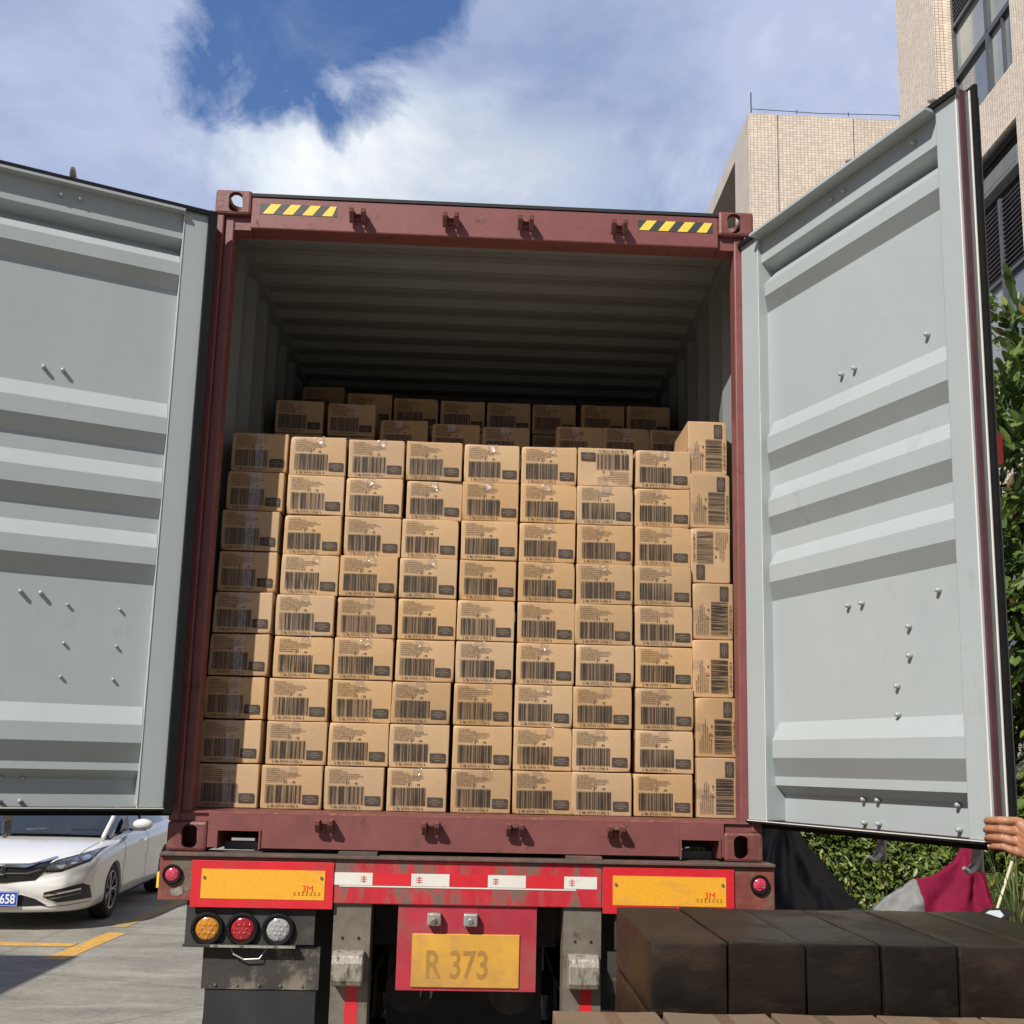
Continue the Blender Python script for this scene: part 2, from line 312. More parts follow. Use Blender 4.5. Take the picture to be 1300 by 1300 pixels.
def copy_tree(o, parent=None):
    c = o.copy(); COL.objects.link(c); c.parent = parent
    for ch in list(o.children): copy_tree(ch, c)
    return c

# ------------------------------------------------------------------ ground
g = MB(); g.face([(-400, -400, 0), (400, -400, 0), (400, 600, 0), (-400, 600, 0)]); tag(g.build('ground', M['ground']), kind='structure')
def line(pts, name='parking_line'):
    m = MB(); m.face([(x, y, .004) for x, y in pts]); return tag(m.build(name, M['yline']), kind='structure')
line([(-3.93, 5.82), (-3.72, 5.82), (-3.66, 7.38), (-3.87, 7.42)])
M['yline_shade'] = mat('shade_dimmed_yellow_line', (.46, .29, .08), .8, var=.2, vscale=9, second=(.27, .24, .18), sfac=(.48, .62), sscale=9)  # duller yellow: the car's shade over the line is painted into its colour
fd = MB(); fd.face([(-3.96, 7.75, .004), (-3.80, 7.75, .004), (-3.62, 12, .004), (-3.80, 12, .004)]); tag(fd.build('parking_line', M['yline_shade']), kind='structure')
line([(-9, 6.40), (-3.93, 6.52), (-3.93, 6.72), (-9, 6.6)])

# ------------------------------------------------------------------ shipping container
CZ = 1.5
cont = thing('shipping_container', 'open maroon shipping container loaded with brown cartons, on a trailer', 'shipping container', (0, 0, CZ))
W2, HH, LEN = 1.219, 2.896, 12.19
def casting(x0, y0, z0, sx, top):
    # sx: +1 when the outer side is +x
    b = MB(); b.box(x0, x0+.162, y0, y0+.178, z0, z0+.118, .012); o = b.build('corner_casting', M['maroondark'], None)
    cs = []
    c = MB(); c.box(x0+.026, x0+.136, y0+.022, y0+.156, z0+.022, z0+.096); cs.append(c.build('c', M['black']))
    cx = x0+.081+(-.01*sx)
    pts = [(cx+.0255*math.cos(a)*1.25, z0+.059+(.022 if math.sin(a) > 0 else -.022)+.026*math.sin(a)) for a in [k*math.pi/8 for k in range(16)]]
    c = MB(); c.prism(pts, 'y', y0-.02, y0+.06); cs.append(c.build('c', M['black']))
    yy = y0+.089
    pts = [(yy+.03*math.cos(a), z0+.059+(.02 if math.sin(a) > 0 else -.02)+.026*math.sin(a)) for a in [k*math.pi/8 for k in range(16)]]
    c = MB(); xx = (x0+.162) if sx > 0 else x0; c.prism(pts, 'x', xx-.04, xx+.04); cs.append(c.build('c', M['black']))
    zz = z0+.118 if top else z0
    pts = [(x0+.081+.032*math.cos(a), yy+(.03 if math.sin(a) > 0 else -.03)+.032*math.sin(a)) for a in [k*math.pi/8 for k in range(16)]]
    c = MB(); c.prism(pts, 'z', zz-.04, zz+.04); cs.append(c.build('c', M['black']))
    cut(o, cs); o.parent = cont
    return o
for top in (0, 1):
    for s in (-1, 1):
        for far in (0, 1):
            casting(s*W2-(.162 if s > 0 else 0), -.008 if not far else LEN-.178, HH-.118 if top else 0, s, top)
for s in (-1, 1):
    m = MB(); lo, hi = .118, HH-.118
    def bx(a, b, y0, y1): m.box(min(s*a, s*b), max(s*a, s*b), y0, y1, lo, hi)
    bx(1.175, 1.219, 0, .11); bx(1.132, 1.1745, .014, .10); bx(1.158, 1.1748, .1005, .15)
    o = m.build('corner_post', M['maroon'], cont); bevel_mod(o, .006)
    m = MB(); m.box(s*1.19-.029, s*1.19+.029, LEN-.1, LEN, lo, hi); m.build('corner_post', M['maroon'], cont)
# header
m = MB(); m.box(-1.057, 1.057, .0, .10, 2.717, 2.868, .006); m.build('header', M['maroon'], cont)
m = MB(); m.box(-1.057, 1.057, -.004, .10, 2.869, 2.884); m.build('rain_strip', M['black'], cont)
for a in (-1.1315, 1.0575): m = MB(); m.box(a, a+.074, .02, .10, 2.717, 2.7775); m.build('header_gusset', M['maroon'], cont)
# sill with the two fork pockets
m = MB(); fz, fy = .152, .0
m.box(-.842, .872, fy, .02, .017, fz)
m.box(-1.057, -.8425, fy, .02, .086, fz); m.box(.8725, 1.057, fy, .02, .086, fz)
m.box(-1.057, -1.0225, fy, .02, .017, .0855); m.box(1.0435, 1.057, fy, .02, .017, .0855)
o = m.build('door_sill', M['maroon'], cont)
m = MB(); m.prism([(.0, fz+.0005), (.012, .160), (.15, .166), (.15, .150), (.021, .1505)], 'x', -1.175, 1.175); m.build('sill_plate', M['maroondark'], cont)
m = MB(); m.box(-1.175, -1.058, .012, .1, .119, .152); m.box(1.058, 1.175, .012, .1, .119, .152); m.build('sill_end', M['maroon'], cont)
for x0, x1 in ((-1.022, -.843), (.873, 1.043)):
    m = MB(); t = .007
    m.box(x0, x1, -.006, .25, .084, .0915); m.box(x0, x0+t, -.006, .25, .012, .0838); m.box(x1-t, x1, -.006, .25, .012, .0838)
    m.build('recess_frame', M['maroon'], cont)
    m = MB(); m.box(x0+t, x1-t, .12, .16, .0, .034, .004); m.build('crossbar', M['panelgrey'], cont)
# lock keepers
def keeper(x, z, up):
    m = MB()
    m.box(x-.034, x+.034, -.012, -.0005, z-.012, z+.028, .003)
    for dx in (-.026, .026):
        m.prism([(-.0125, z+.026), (-.062, z+.022), (-.058, z+.004), (-.03, z-.026), (-.0125, z-.03)], 'x', x+dx-.010, x+dx+.010)
    m.box(x-.0155, x+.0155, -.03, -.0125, z+.006, z+.02)
    o = m.build('lock_keeper', M['maroondark'], cont); bevel_mod(o, .002, 1)
for x in (-.578, -.162, .175, .598): keeper(x, 2.783, 1)
for x in (-.584, -.154, .19, .604): keeper(x, .112, 0)
# hazard tape
for x0, x1 in ((-1.020, -.676), (.688, 1.030)):
    m = MB(); m.box(x0, x1, -.0012, -.0002, 2.787, 2.838); base = m.build('hazard_tape', M['tapeblack'], cont)
    m = MB(); n = 4; pw = .046; pit = .088
    for k in range(n):
        xa = x0+.008+k*pit+(.01 if x0 < 0 else 0); xb = xa+pw; sh = .036
        pts = [(xa-.004, 2.7885), (xb-.004, 2.7885), (xb+sh-.004, 2.8365), (xa+sh-.004, 2.8365)]
        pts = [(min(max(px_, x0+.001), x1-.001), pz_) for px_, pz_ in pts]
        m.prism(pts, 'y', -.0022, -.0013)
    m.build('yellow_stripe', M['tapeyellow'], base)
# walls, roof, floor
def corrug(n, pitch, dep, flat):      # list of (s, offset)
    out = []; sl = (pitch-2*flat)/2
    for i in range(n):
        b = i*pitch; out += [(b, 0), (b+flat, 0), (b+flat+sl, dep), (b+2*flat+sl, dep)]
    out.append((n*pitch, 0)); return out
for s in (-1, 1):
    m = MB(); pr = corrug(43, .278, .036, .072)
    prev = None
    for y, d in pr:
        x = s*(1.176+d); a = m.bm.verts.new((x, .152+y, .15)); b = m.bm.verts.new((x, .152+y, 2.80))
        if prev: m.bm.faces.new((prev[0], a, b, prev[1]))
        prev = (a, b)
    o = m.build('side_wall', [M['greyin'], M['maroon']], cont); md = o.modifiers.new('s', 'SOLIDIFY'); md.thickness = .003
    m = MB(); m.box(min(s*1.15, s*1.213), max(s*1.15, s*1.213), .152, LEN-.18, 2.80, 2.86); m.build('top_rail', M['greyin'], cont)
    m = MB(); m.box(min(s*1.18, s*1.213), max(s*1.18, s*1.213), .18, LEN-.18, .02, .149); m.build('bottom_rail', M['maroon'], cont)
m = MB(); prev = None
for y, d in corrug(56, .2125, .022, .052):
    z = 2.824+d*1.0; a = m.bm.verts.new((-1.15, .11+y, z)); b = m.bm.verts.new((1.15, .11+y, z))
    if prev: m.bm.faces.new((prev[0], a, b, prev[1]))
    prev = (a, b)
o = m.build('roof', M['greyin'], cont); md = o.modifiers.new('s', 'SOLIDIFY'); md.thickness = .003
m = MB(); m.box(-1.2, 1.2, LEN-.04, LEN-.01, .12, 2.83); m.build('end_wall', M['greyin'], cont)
m = MB(); m.box(-1.176, 1.176, .155, LEN-.05, .135, .165); m.build('floor', M['wood'], cont)
m = MB()
for k in range(38): m.box(-1.17, 1.17, .5+k*.3, .545+k*.3, .02, .134)
m.build('cross_member', M['chassis'], cont)
# lashing rings on wall tops
for s in (-1, 1):
    m = MB(); pts = [(s*1.160, .35+.022*math.cos(a), 2.70+.022*math.sin(a)) for a in [k*math.pi/6 for k in range(13)]]; m.tube(pts, .004, 6); m.build('lashing_ring', M['greyin'], cont)

# ------------------------------------------------------------------ doors
PROF = [(.171, -.048), (.278, -.048), (.317, .0), (.352, .0), (.426, .04), (.497, .04), (.568, 0)]
for zt in (1.277, 1.557, 1.837): PROF += [(zt-.207, 0), (zt-.125, .04), (zt-.054, .04), (zt, 0)]
PROF += [(2.344, 0), (2.427, .04), (2.484, .04), (2.546, -.045), (2.601, .028), (2.723, .028)]
PROF.sort()
PROF = [(z + (.0135*(z-.369) if o < .03 and .3 < z < 2.55 else 0), o) for z, o in PROF]
def offs(z):
    for (a, b), (c, d) in zip(PROF, PROF[1:]):
        if a <= z <= c: return b+(d-b)*(z-a)/max(1e-6, c-a)
    return 0
def door(side, loc, dirv, w_h0, w_h1, w_f0, w_f1, bolts, gh):
    s = 1 if side < 0 else -1            # x axis of the door object = s * w
    root = bpy.data.objects.new('container_door', None); COL.objects.link(root); root.parent = cont
    d = Vector((*dirv, 0)).normalized(); xa = d*s; za = Vector((0, 0, 1)); ya = za.cross(xa)
    root.matrix_local = Matrix(((xa.x, ya.x, 0, loc[0]), (xa.y, ya.y, 0, loc[1]), (xa.z, ya.z, 1, 0), (0, 0, 0, 1)))
    root.location = Vector((loc[0], loc[1], 0))-ya*.044
    ws_ = .047 if side > 0 else .004
    def B(m, w0, w1, *r, **k): return m.box(min(s*w0, s*w1), max(s*w0, s*w1), *r, **k)
    # corrugated panel
    m = MB(); we = .002 if side < 0 else .034
    ws = [w_h1, w_h1+we, w_f0]
    grid = []
    for z, o in PROF:
        base = o if z < .35 or z > 2.5 else 0
        grid.append([m.bm.verts.new((s*ws[0], base if base else 0, z)), m.bm.verts.new((s*ws[1], o, z)), m.bm.verts.new((s*ws[2], o, z))])
    for a, b in zip(grid, grid[1:]):
        for i in range(2): m.bm.faces.new((a[i], a[i+1], b[i+1], b[i]))
    p = m.build('door_panel', M['grey'], root, recalc=False)
    # grey frame tubes
    for (a, b) in ((w_h0, w_h1), (w_f0, w_f1)):
        m = MB(); B(m, a, b, -.0585, .046, .171, 2.723, bev=.005); m.build('frame_tube', M['grey'], root, smooth=False)
    m = MB(); B(m, w_h0, w_f1, -.066, -.0590, .171, 2.723); m.build('outer_skin', M['maroon'], root)
    m = MB(); B(m, w_h0, w_f1, -.045, -.0305, .150, .1705); B(m, w_h0, w_f1, -.045, -.0305, 2.7235, 2.745)
    B(m, w_f1+.0005, w_f1+.009, .015, .038, .1502, 2.7448); B(m, w_h0-.010, w_h0-.0005, -.06, .03, .150, 2.745)
    m.build('outer_frame', M['edgemaroon'], root)
    m = MB(); B(m, w_f1+.0005, w_f1+.007, -.058, .0145, .150, 2.745); m.build('edge_channel', M['panelgrey'], root)
    m = MB(); B(m, w_f1-.005, w_f1+.0004, .0462, .0475, .171, 2.723); m.build('white_edge', M['white'], root)  # thin white strip along the tube's free corner
    m = MB(); B(m, w_h0, w_f1, -.03, .0515 if side < 0 else .0515, 2.7235, 2.736); B(m, w_h1, w_f0, .030, .070 if side < 0 else .095, 2.712, 2.7233); m.build('door_lip', M['grey'], root)
    m = MB(); B(m, w_h1-.002, w_h1+(.0015 if side < 0 else .0008), .0465, .049, .171, 2.723); m.build('seam_strip', M['white'], root)  # thin white strip where the hinge tube meets the panel
    # rubber gasket all round with a lip
    m = MB()
    B(m, w_h0-.004, w_f1+.008, .052, .062, 2.7235, 2.745); B(m, w_h0-.004, w_f1+.012, -.03, -.014, 2.7365, 2.768)
    B(m, w_h0-.012, w_f1+.012, -.03, .052, .160, .1705); B(m, w_h0-.012, w_f1+.012, -.03, -.014, .138, .1598)
    B(m, w_f1+.0085, w_f1+.030, -.026, -.012, .138, 2.768)
    B(m, w_h0-.055 if gh else w_h0-.018, w_h0-.0105, -.034, -.014, .138, 2.768)
    if gh: B(m, w_h0-.033, w_h0-.0005, .040, .066, .150, 2.745)
    m.build('gasket', M['rubber'], root)
    m = MB(); B(m, w_f1+.0075, w_f1+.013, -.009, -.005, .150, 2.75); B(m, w_h0, w_f1, .0465, .0525, .1680, .1714); m.build('gasket_retainer', M['white'], root)
    # lock rods outside
    for wr in (.593-ws_, 1.025-ws_):
        m = MB(); m.cyl((s*wr, -.085, .06), (s*wr, -.085, 2.82), .017, n=14); rod = m.build('lock_rod', M['steel'], root, smooth=True)
        for zc, dz in ((2.815, 1), (.085, -1)):
            m = MB(); m.tube([(s*wr, -.085, zc-.03*dz), (s*wr, -.07, zc+.005*dz), (s*(wr+.004), -.035, zc+.022*dz), (s*(wr+.006), -.012, zc+.01*dz)], [.017, .016, .011, .006], 8); m.build('rod_cam', M['steel'], rod)
        m = MB()
        for zz in (.235, .99, 1.905, 2.668): B(m, wr-.06, wr+.06, -.108, -.0605, zz-.05, zz+.05, bev=.004)
        m.build('rod_bracket', M['maroon'], rod)
    m = MB(); B(m, 1.00, 1.09, -.175, -.067, 1.435, 1.545, bev=.006); m.build('handle_catch', M['red' if side > 0 else 'maroon'], root)
    bo = None
    for w, z in bolts:
        if bo is None:
            m = MB(); m.cyl((0, -.004, 0), (0, .016, 0), .0088, .0080, n=10); m.ball((0, .016, 0), (.0082, .005, .0082), 12)
            bo = m.build('bolt', M['bolt'], root, smooth=True); b = bo
        else:
            b = bo.copy(); COL.objects.link(b)
        b.parent = root; z += .0135*(z-.369); b.location = (s*(w-ws_), offs(z)+.001, z)
    for w, z in small_bolts.get(side, []):
        b = bo.copy(); COL.objects.link(b); b.parent = root; b.location = (s*(w-ws_), offs(z)-.008, z); b.scale = (.75, 1, .75)
    # hinges
    for z in (.35, 1.0, 1.75, 2.5):
        m = MB(); m.cyl((s*(w_h0-.03), -.045, z-.06), (s*(w_h0-.03), -.045, z+.06), .013, n=12); B(m, w_h0-.03, w_h0+.03, -.075, -.0605, z-.05, z+.05); m.build('hinge', M['maroon'], root)
    return root
small_bolts = {-1: [(.456, .963), (.26, .961), (.457, .809), (.262, .81), (.457, .676), (.263, .675)]}
bl = [(w, z) for w in (.557, .629) for z in (1.905, .992, 2.698, 2.638, .278, .194)]
br_ = bl + [(w, z) for w in (.995,) for z in (1.903, .988, 2.70, 2.636, .276, .196)] + [(.856, .88), (.854, .778), (.791, .676), (.79, .577)]
dl = door(-1, (-1.192, -.056), (-.9188, -.3948), .032, .135, 1.08, 1.16, bl + [(w, z) for w in (.99,) for z in (1.903, .988, 2.70, 2.636, .276, .196)], True)
tag(dl, 'left door swung wide open, grey inside with black rubber seal')
dr = door(1, (1.192, -.056), (.3821, -.9241), -.072, .052, 1.062, 1.158, br_, False)
tag(dr, 'right door standing out toward the viewer, grey ribbed inside')

# ------------------------------------------------------------------ cartons
BW, BD, BH = .2565, .36, .1838
def carton_mesh(seed, w=BW, d=BD, h=BH):
    rnd = random.Random(seed); bm = bmesh.new(); r = .003
    def axis(L):
        e = [0, .0015, .0045, .012]; n = 5
        return [-L/2+x for x in e]+[-L/2+.012+(L-.024)*k/n for k in range(1, n)]+[L/2-x for x in e[::-1]]
    xs, ys, zs = axis(w), axis(d), axis(h); vm = {}
    dents = [(Vector((rnd.choice((-1, 1))*w/2, -d/2, rnd.choice((-1, 1))*h/2)), rnd.uniform(.002, .006), rnd.uniform(.007, .014)) for _ in range(4)]
    off = Vector((seed*3.1, seed*1.7, 0))
    def V(x, y, z):
        k = (round(x, 5), round(y, 5), round(z, 5))
        if k in vm: return vm[k]
        p = Vector((x, y, z)); q = Vector((max(-w/2+r, min(w/2-r, x)), max(-d/2+r, min(d/2-r, y)), max(-h/2+r, min(h/2-r, z))))
        dd = p-q
        if dd.length > 1e-7: p = q+dd.normalized()*r
        nv = noise.noise_vector(p*9+off); p += nv*.0016
        u, v2 = x/(w/2), z/(h/2)
        if abs(y+d/2) < .003: p.y -= .0022*(1-u*u)*(1-v2*v2)*rnd_b
        if abs(z-h/2) < .003: p.z -= .002*(1-u*u)
        for c, a, s in dents:
            t = (p-c).length
            if t < s*2: p += (-c).normalized()*a*math.exp(-(t/s)**2)
        vm[k] = bm.verts.new(p); return vm[k]
    rnd_b = rnd.uniform(-.4, 1)
    for ax in range(3):
        A, B2, C = ((xs, zs, ys), (xs, ys, zs), (ys, zs, xs))[ax]
        for c in (C[0], C[-1]):
            for i in range(len(A)-1):
                for j in range(len(B2)-1):
                    q = [(A[i], B2[j]), (A[i+1], B2[j]), (A[i+1], B2[j+1]), (A[i], B2[j+1])]
                    P = [((a, c, b), (a, b, c), (c, a, b))[ax] for a, b in q]
                    try: bm.faces.new([V(*p) for p in P])
                    except ValueError: pass
    bmesh.ops.recalc_face_normals(bm, faces=bm.faces)
    me = bpy.data.meshes.new('carton_body'); bm.to_mesh(me); bm.free(); me.materials.append(M['carton'])
    for p in me.polygons: p.use_smooth = True
    return me
def text_mesh(s, size, x, z, m, bold=.0):
    cu = bpy.data.curves.new('t', 'FONT'); cu.body = s; cu.size = size; cu.align_x = 'LEFT'; cu.offset = bold; cu.space_character = 1.15
    t = bpy.data.objects.new('tmp', cu); COL.objects.link(t); bpy.context.view_layer.update()
    me = bpy.data.meshes.new_from_object(t.evaluated_get(bpy.context.evaluated_depsgraph_get())); bpy.data.objects.remove(t)
    me.transform(Matrix.Translation((x, 0, z)) @ FACE); return me
def print_mesh(seed):
    rnd = random.Random(100+seed); bm = bmesh.new(); y = -BD/2-.0042
    X = lambda f: -BW/2+f*BW
    Z = lambda f: BH/2-f*BH
    def q(x0, x1, z0, z1, mi, dy=0):
        f = bm.faces.new([bm.verts.new(p) for p in ((x0, y+dy, z0), (x1, y+dy, z0), (x1, y+dy, z1), (x0, y+dy, z1))]); f.material_index = mi
    # fine text, seven lines of uneven length
    for k, ln in enumerate((.20, .30, .50, .57, .46, .36, .26)):
        x = X(.075); zt = Z(.075+k*.047)
        end = X(.075+ln*rnd.uniform(.92, 1.05))
        while x < end:
            wl = rnd.uniform(.004, .015)
            xx = x
            while xx < min(x+wl, end):
                q(xx, xx+.0016, zt-.0040*rnd.uniform(.65, 1), zt, 1); xx += .0024
            x += wl+.0024
    # bars
    x = X(.075)
    while x < X(.655):
        bw = rnd.choice((.0013, .0020, .0030, .0040)); q(x, min(x+bw, X(.66)), Z(.865), Z(.445), 0); x += bw+rnd.choice((.0016, .0022, .0032))
    q(X(.685), X(.945), Z(.875), Z(.665), 2)
    for k, (a, b) in enumerate(((.76, .88), (.715, .92), (.77, .86))):
        x = X(a)
        while x < X(b):
            q(x, x+.0022, Z(.742+k*.05), Z(.716+k*.05), 3, -.0006); x += .0036
    q(X(.30)+rnd.uniform(-.02, .02), X(.31), Z(.385), Z(.385)+.0005, 4)
    me = bpy.data.meshes.new('printed_face')
    for mm in ('ink', 'inktxt', 'inkblock', 'inkpale', 'pen'): me.materials.append(M[mm])
    # digit row and pen number
    n0 = len(bm.faces)
    for s, sz, fx, fz, mi, b in (('2 98 37719 11702 4', .0135, .10, .955, 1, .0003), (rnd.choice(('11', '47', '20', '36', '51')), .017, .33, .405, 4, .0006), ('- 88', .011, .46, .40, 4, .0003)):
        tm = text_mesh(s, sz, X(fx)+rnd.uniform(0, .006), Z(fz), None, b); tm.transform(Matrix.Translation((0, y, 0)))
        bm.from_mesh(tm); bm.faces.ensure_lookup_table()
        for f in bm.faces[n0:]: f.material_index = mi
        n0 = len(bm.faces)
    bm.to_mesh(me); bm.free(); return me
def tape_mesh(kind):
    bm = bmesh.new(); y = -BD/2-.0052
    def strip(pts, hw):
        vs = [(bm.verts.new((-hw, *p)), bm.verts.new((hw, *p))) for p in pts]
        for a, b in zip(vs, vs[1:]): bm.faces.new((a[0], a[1], b[1], b[0]))
    if kind == 0: strip([(BD/2, BH/2+.0012), (-BD/2-.001, BH/2+.0012), (y, BH/2-.004), (y, BH/2-.045)], .024)
    else:
        n = 6; strip([(BD/2, BH/2+.0012), (-BD/2-.001, BH/2+.0012)]+[(y-.0012*(k % 2), BH/2-.004-(BH-.012)*k/n) for k in range(n+1)], .024)
    me = bpy.data.meshes.new('packing_tape'); bm.to_mesh(me); bm.free(); me.materials.append(M['cleartape']); return me
CM = [carton_mesh(i) for i in range(12)]; PM = [print_mesh(i) for i in range(5)]; TM = [tape_mesh(0), tape_mesh(1)]
rc = random.Random(11)
def carton(x, y, z, label, group, spin=0, full_tape=False, meshes=None, printed=True, rot=0, yaw=None):
    # x,y,z = centre of front face bottom ; spin about y for boxes on their side
    o = bpy.data.objects.new('carton', rc.choice(meshes or CM)); COL.objects.link(o)
    h = BW if spin % 2 else BH
    o.matrix_world = Matrix.Translation((x, y+BD/2, z+h/2)) @ Matrix.Rotation((rc.uniform(-.020, .020) if yaw is None else yaw), 4, 'Z') @ Matrix.Rotation(spin*math.pi/2+rc.uniform(-.004, .004), 4, 'Y')
    o.scale = (rc.uniform(.990, 1.006), 1, rc.uniform(.985, 1.006))
    tag(o, label, 'carton', group)
    if printed:
        p = bpy.data.objects.new('printed_face', rc.choice(PM)); COL.objects.link(p); p.parent = o; p.location.x = rc.uniform(-.003, .003)
    if full_tape or rc.random() < .75:
        t = bpy.data.objects.new('packing_tape', TM[1 if full_tape else 0]); COL.objects.link(t); t.parent = o; t.location = (rc.uniform(-.03, .03)*(not full_tape), 0, 0); t.scale.x = rc.uniform(.7, 1.05)
    return o
ORD = ['first', 'second', 'third', 'fourth', 'fifth', 'sixth', 'seventh', 'eighth', 'ninth']
PITCH = .1868
for c in range(8):
    for r in range(9):                     # r from the top
        k = 8-r; z = CZ+.167+k*PITCH
        # leaning back with height; lower rows sit flush to the left wall, columns shift in steps as in the stack
        yf = .165+(k*PITCH)*.078+rc.uniform(-.012, .010)
        if r == 1 and c in (2, 3): yf += .01
        x = -1.150+BW/2+c*.2655+.016*k/8*(1 if c < 8 else 0)-(.006 if c == 0 else 0)+rc.uniform(-.0045, .0045)
        if c in (0,) and r > 1: x -= .004
        zoff = (.0 if c else .010)*k/8-(.006*c/7*(k/8))
        look = ['', '', '', '', '', '', '', ''][c]
        if c == 0: lab = 'half shaded carton with shiny tape down its face, %s one down in the leftmost column' % ORD[r]
        elif c == 6 and r == 0: lab = 'carton printed upside down, top of the seventh column of the front stack'
        else: lab = 'brown barcoded carton, %s row from top, %s column from left of front stack' % (ORD[r], ORD[c])
        carton(x, yf, z+zoff, lab, 'cartons stacked across the container opening', spin=2 if (c == 6 and r == 0) else 0, full_tape=(c == 0))
sp = [1, 1, 3, 1, 1, 1, 1]
for r in range(7):
    k = 6-r; z = CZ+.167+k*.2610
    carton(1.072-.008*k/6+rc.uniform(-.003, .003), .165+k*.261*.078, z, ('carton on its side with barcode turned sideways, %s from top of rightmost column' % ORD[r]) if r != 2 else 'carton on its side with black block at lower left, third down in rightmost column',
           'cartons standing on their sides along the right wall', spin=(3 if sp[r] == 1 else 1))
def back_row(pxs, d, k0, tops, rowname, nrow):
    for i, (a, b) in enumerate(pxs):
        xc = ((a+b)/2-603)*k0+.0178
        for j in range(nrow):
            z = CZ+tops[i]-(j+1)*PITCH
            lab = 'shadowed carton of the %s, %s from the left, %s layer down' % (rowname, ORD[i], ORD[j])
            carton(xc, d, z, lab, 'cartons further back inside the container')
back_row([(345, 405), (408, 470), (475, 535), (537, 597), (600, 660), (690, 750), (750, 808), (808, 866)], 1.05, .004405, [2.297, 2.29, 2.206, 2.196, 2.19, 2.205, 2.207, 2.205], 'second rank back', 3)
back_row([(430, 487), (488, 545), (547, 603), (605, 660), (662, 718), (722, 778), (780, 835)], 1.46, .00469, [2.50, 2.48, 2.475, 2.475, 2.475, 2.48, 2.485], 'third rank back', 2)
back_row([(374, 428)], 1.86, .0050, [2.68], 'deepest rank', 4)

# ------------------------------------------------------------------ trailer
tr = thing('semi_trailer', 'skeletal semi trailer with worn red rear beam and amber reflector boards', 'trailer')
m = MB(); m.box(-1.222, 1.250, -.075, .10, 1.4865, 1.4985, .002); m.build('beam_ledge', M['ledge'], tr)
m = MB(); m.box(-.530, .545, -.06, .09, 1.313, 1.486, .004); m.build('rear_beam', M['beamred'], tr)
m = MB(); m.box(-1.222, -.5305, -.058, .09, 1.313, 1.486, .004); m.build('beam_end', M['beamend'], tr)
m = MB(); m.box(.5455, 1.250, -.058, .09, 1.313, 1.486, .004); m.build('beam_end', M['beamend'], tr)
# locating plates standing on ledge
m = MB(); m.box(-.52, -.365, -.05, .02, 1.499, 1.512); m.box(.40, .545, -.05, .02, 1.499, 1.512); m.build('locating_plate', M['ledge'], tr)
for x0, x1, y0, y1, z0, z1 in ((-1.092, -.531, -1, 1, 1.291, 1.471), (.548, 1.082, -1, 1, 1.293, 1.474)):
    m = MB(); m.box(x0, x1, -.0665, -.0605, z0, z1, .001); b = m.build('reflector_board', M['red'], tr)
    m = MB(); m.box(x0+.040, x1-.034, -.0680, -.0667, z0+.034, z1-.032); y = m.build('amber_panel', M['yellow'], b)
    text('3M', .036, 'maker_mark', M['textred'], b, Matrix.Translation((x1-.10, -.0684, z0+.076)) @ FACE, bold=0)
    m = MB()
    for k in range(7):
        xx = x1-.155+k*.016; m.box(xx, xx+.009, -.0690, -.0682, z0+.052, z0+.0545); m.box(xx+.003, xx+.0055, -.0690, -.0682, z0+.0548, z0+.061); m.box(xx, xx+.009, -.0690, -.0682, z0+.0613, z0+.0635)
    m.build('small_print', M['textorange'], b)
    m = MB()
    for xx, zz in ((x0+.052, z0+.115), (x1-.048, z0+.12)): m = MB(); m.cyl((xx, -.0682, zz), (xx, -.072, zz), .006, n=10); m.build('rivet', M['postgrey'], b)
m = MB(); rs = random.Random(2); pts = []
for k in range(22):
    a = k*2*math.pi/22; q = rs.uniform(.6, 1.15); pts.append((-1.135+.048*q*math.cos(a), 1.352+.017*q*math.sin(a)+.006*math.cos(a)))
m.prism(pts, 'y', -.0588, -.0581); m.build('scraped_paint', M['silver'], tr)
# marking tape
x = -.530; wh = True
for k in range(7):
    x1 = min(x+.1535, .525)
    m = MB(); m.box(x+.0005, x1-.0005, -.0618, -.0606, 1.386, 1.434); t_ = m.build('marking_tape', M['white' if wh else 'red'], tr)
    if wh:
        cxm = x+(.118 if k == 0 else .032)
        m = MB()
        for i in range(3): m.box(cxm-.012, cxm+.012, -.0626, -.0619, 1.400+i*.008, 1.4025+i*.008)
        m.box(cxm-.0015, cxm+.0015, -.0632, -.0627, 1.396, 1.424)
        m.build('tape_mark', M['textred'], t_)
    x = x1; wh = not wh
m = MB(); m.box(-.508, .44, -.0618, -.0606, 1.3790, 1.3845); m.build('white_pinstripe', M['white'], tr)
def round_lamp(x, z, r, lensm, y=-.06, parent=tr, name='round_lamp', ring='rubber'):
    m = MB(); pts = [(x+(r)*math.cos(a), y-.008, z+r*math.sin(a)) for a in [k*math.pi/12 for k in range(25)]]; m.tube(pts, r*.17, 8)
    m.cyl((x, y+.01, z), (x, y-.004, z), r, n=28); o = m.build(name, M[ring], parent, smooth=False)
    m = MB(); m.ball((x, y-.004, z), (r*.86, .014, r*.86), 24)
    for a in range(6):
        for q in range(2): m.ball((x+r*(.32+.3*q)*math.cos(a*math.pi/3+q*.5), y-.017+.003*q, z+r*(.32+.3*q)*math.sin(a*math.pi/3+q*.5)), (r*.10, .0015, r*.10), 8)
    m.build('lens', M[lensm], o, smooth=True); return o
round_lamp(-1.168, 1.414, .034, 'pink', y=-.0585, name='marker_lamp'); round_lamp(1.187, 1.416, .034, 'pink', y=-.0585, name='marker_lamp')
m = MB(); m.box(-1.232, -1.2225, -.05, -.02, 1.36, 1.42); m.build('side_reflector', M['tapeyellow'], tr)
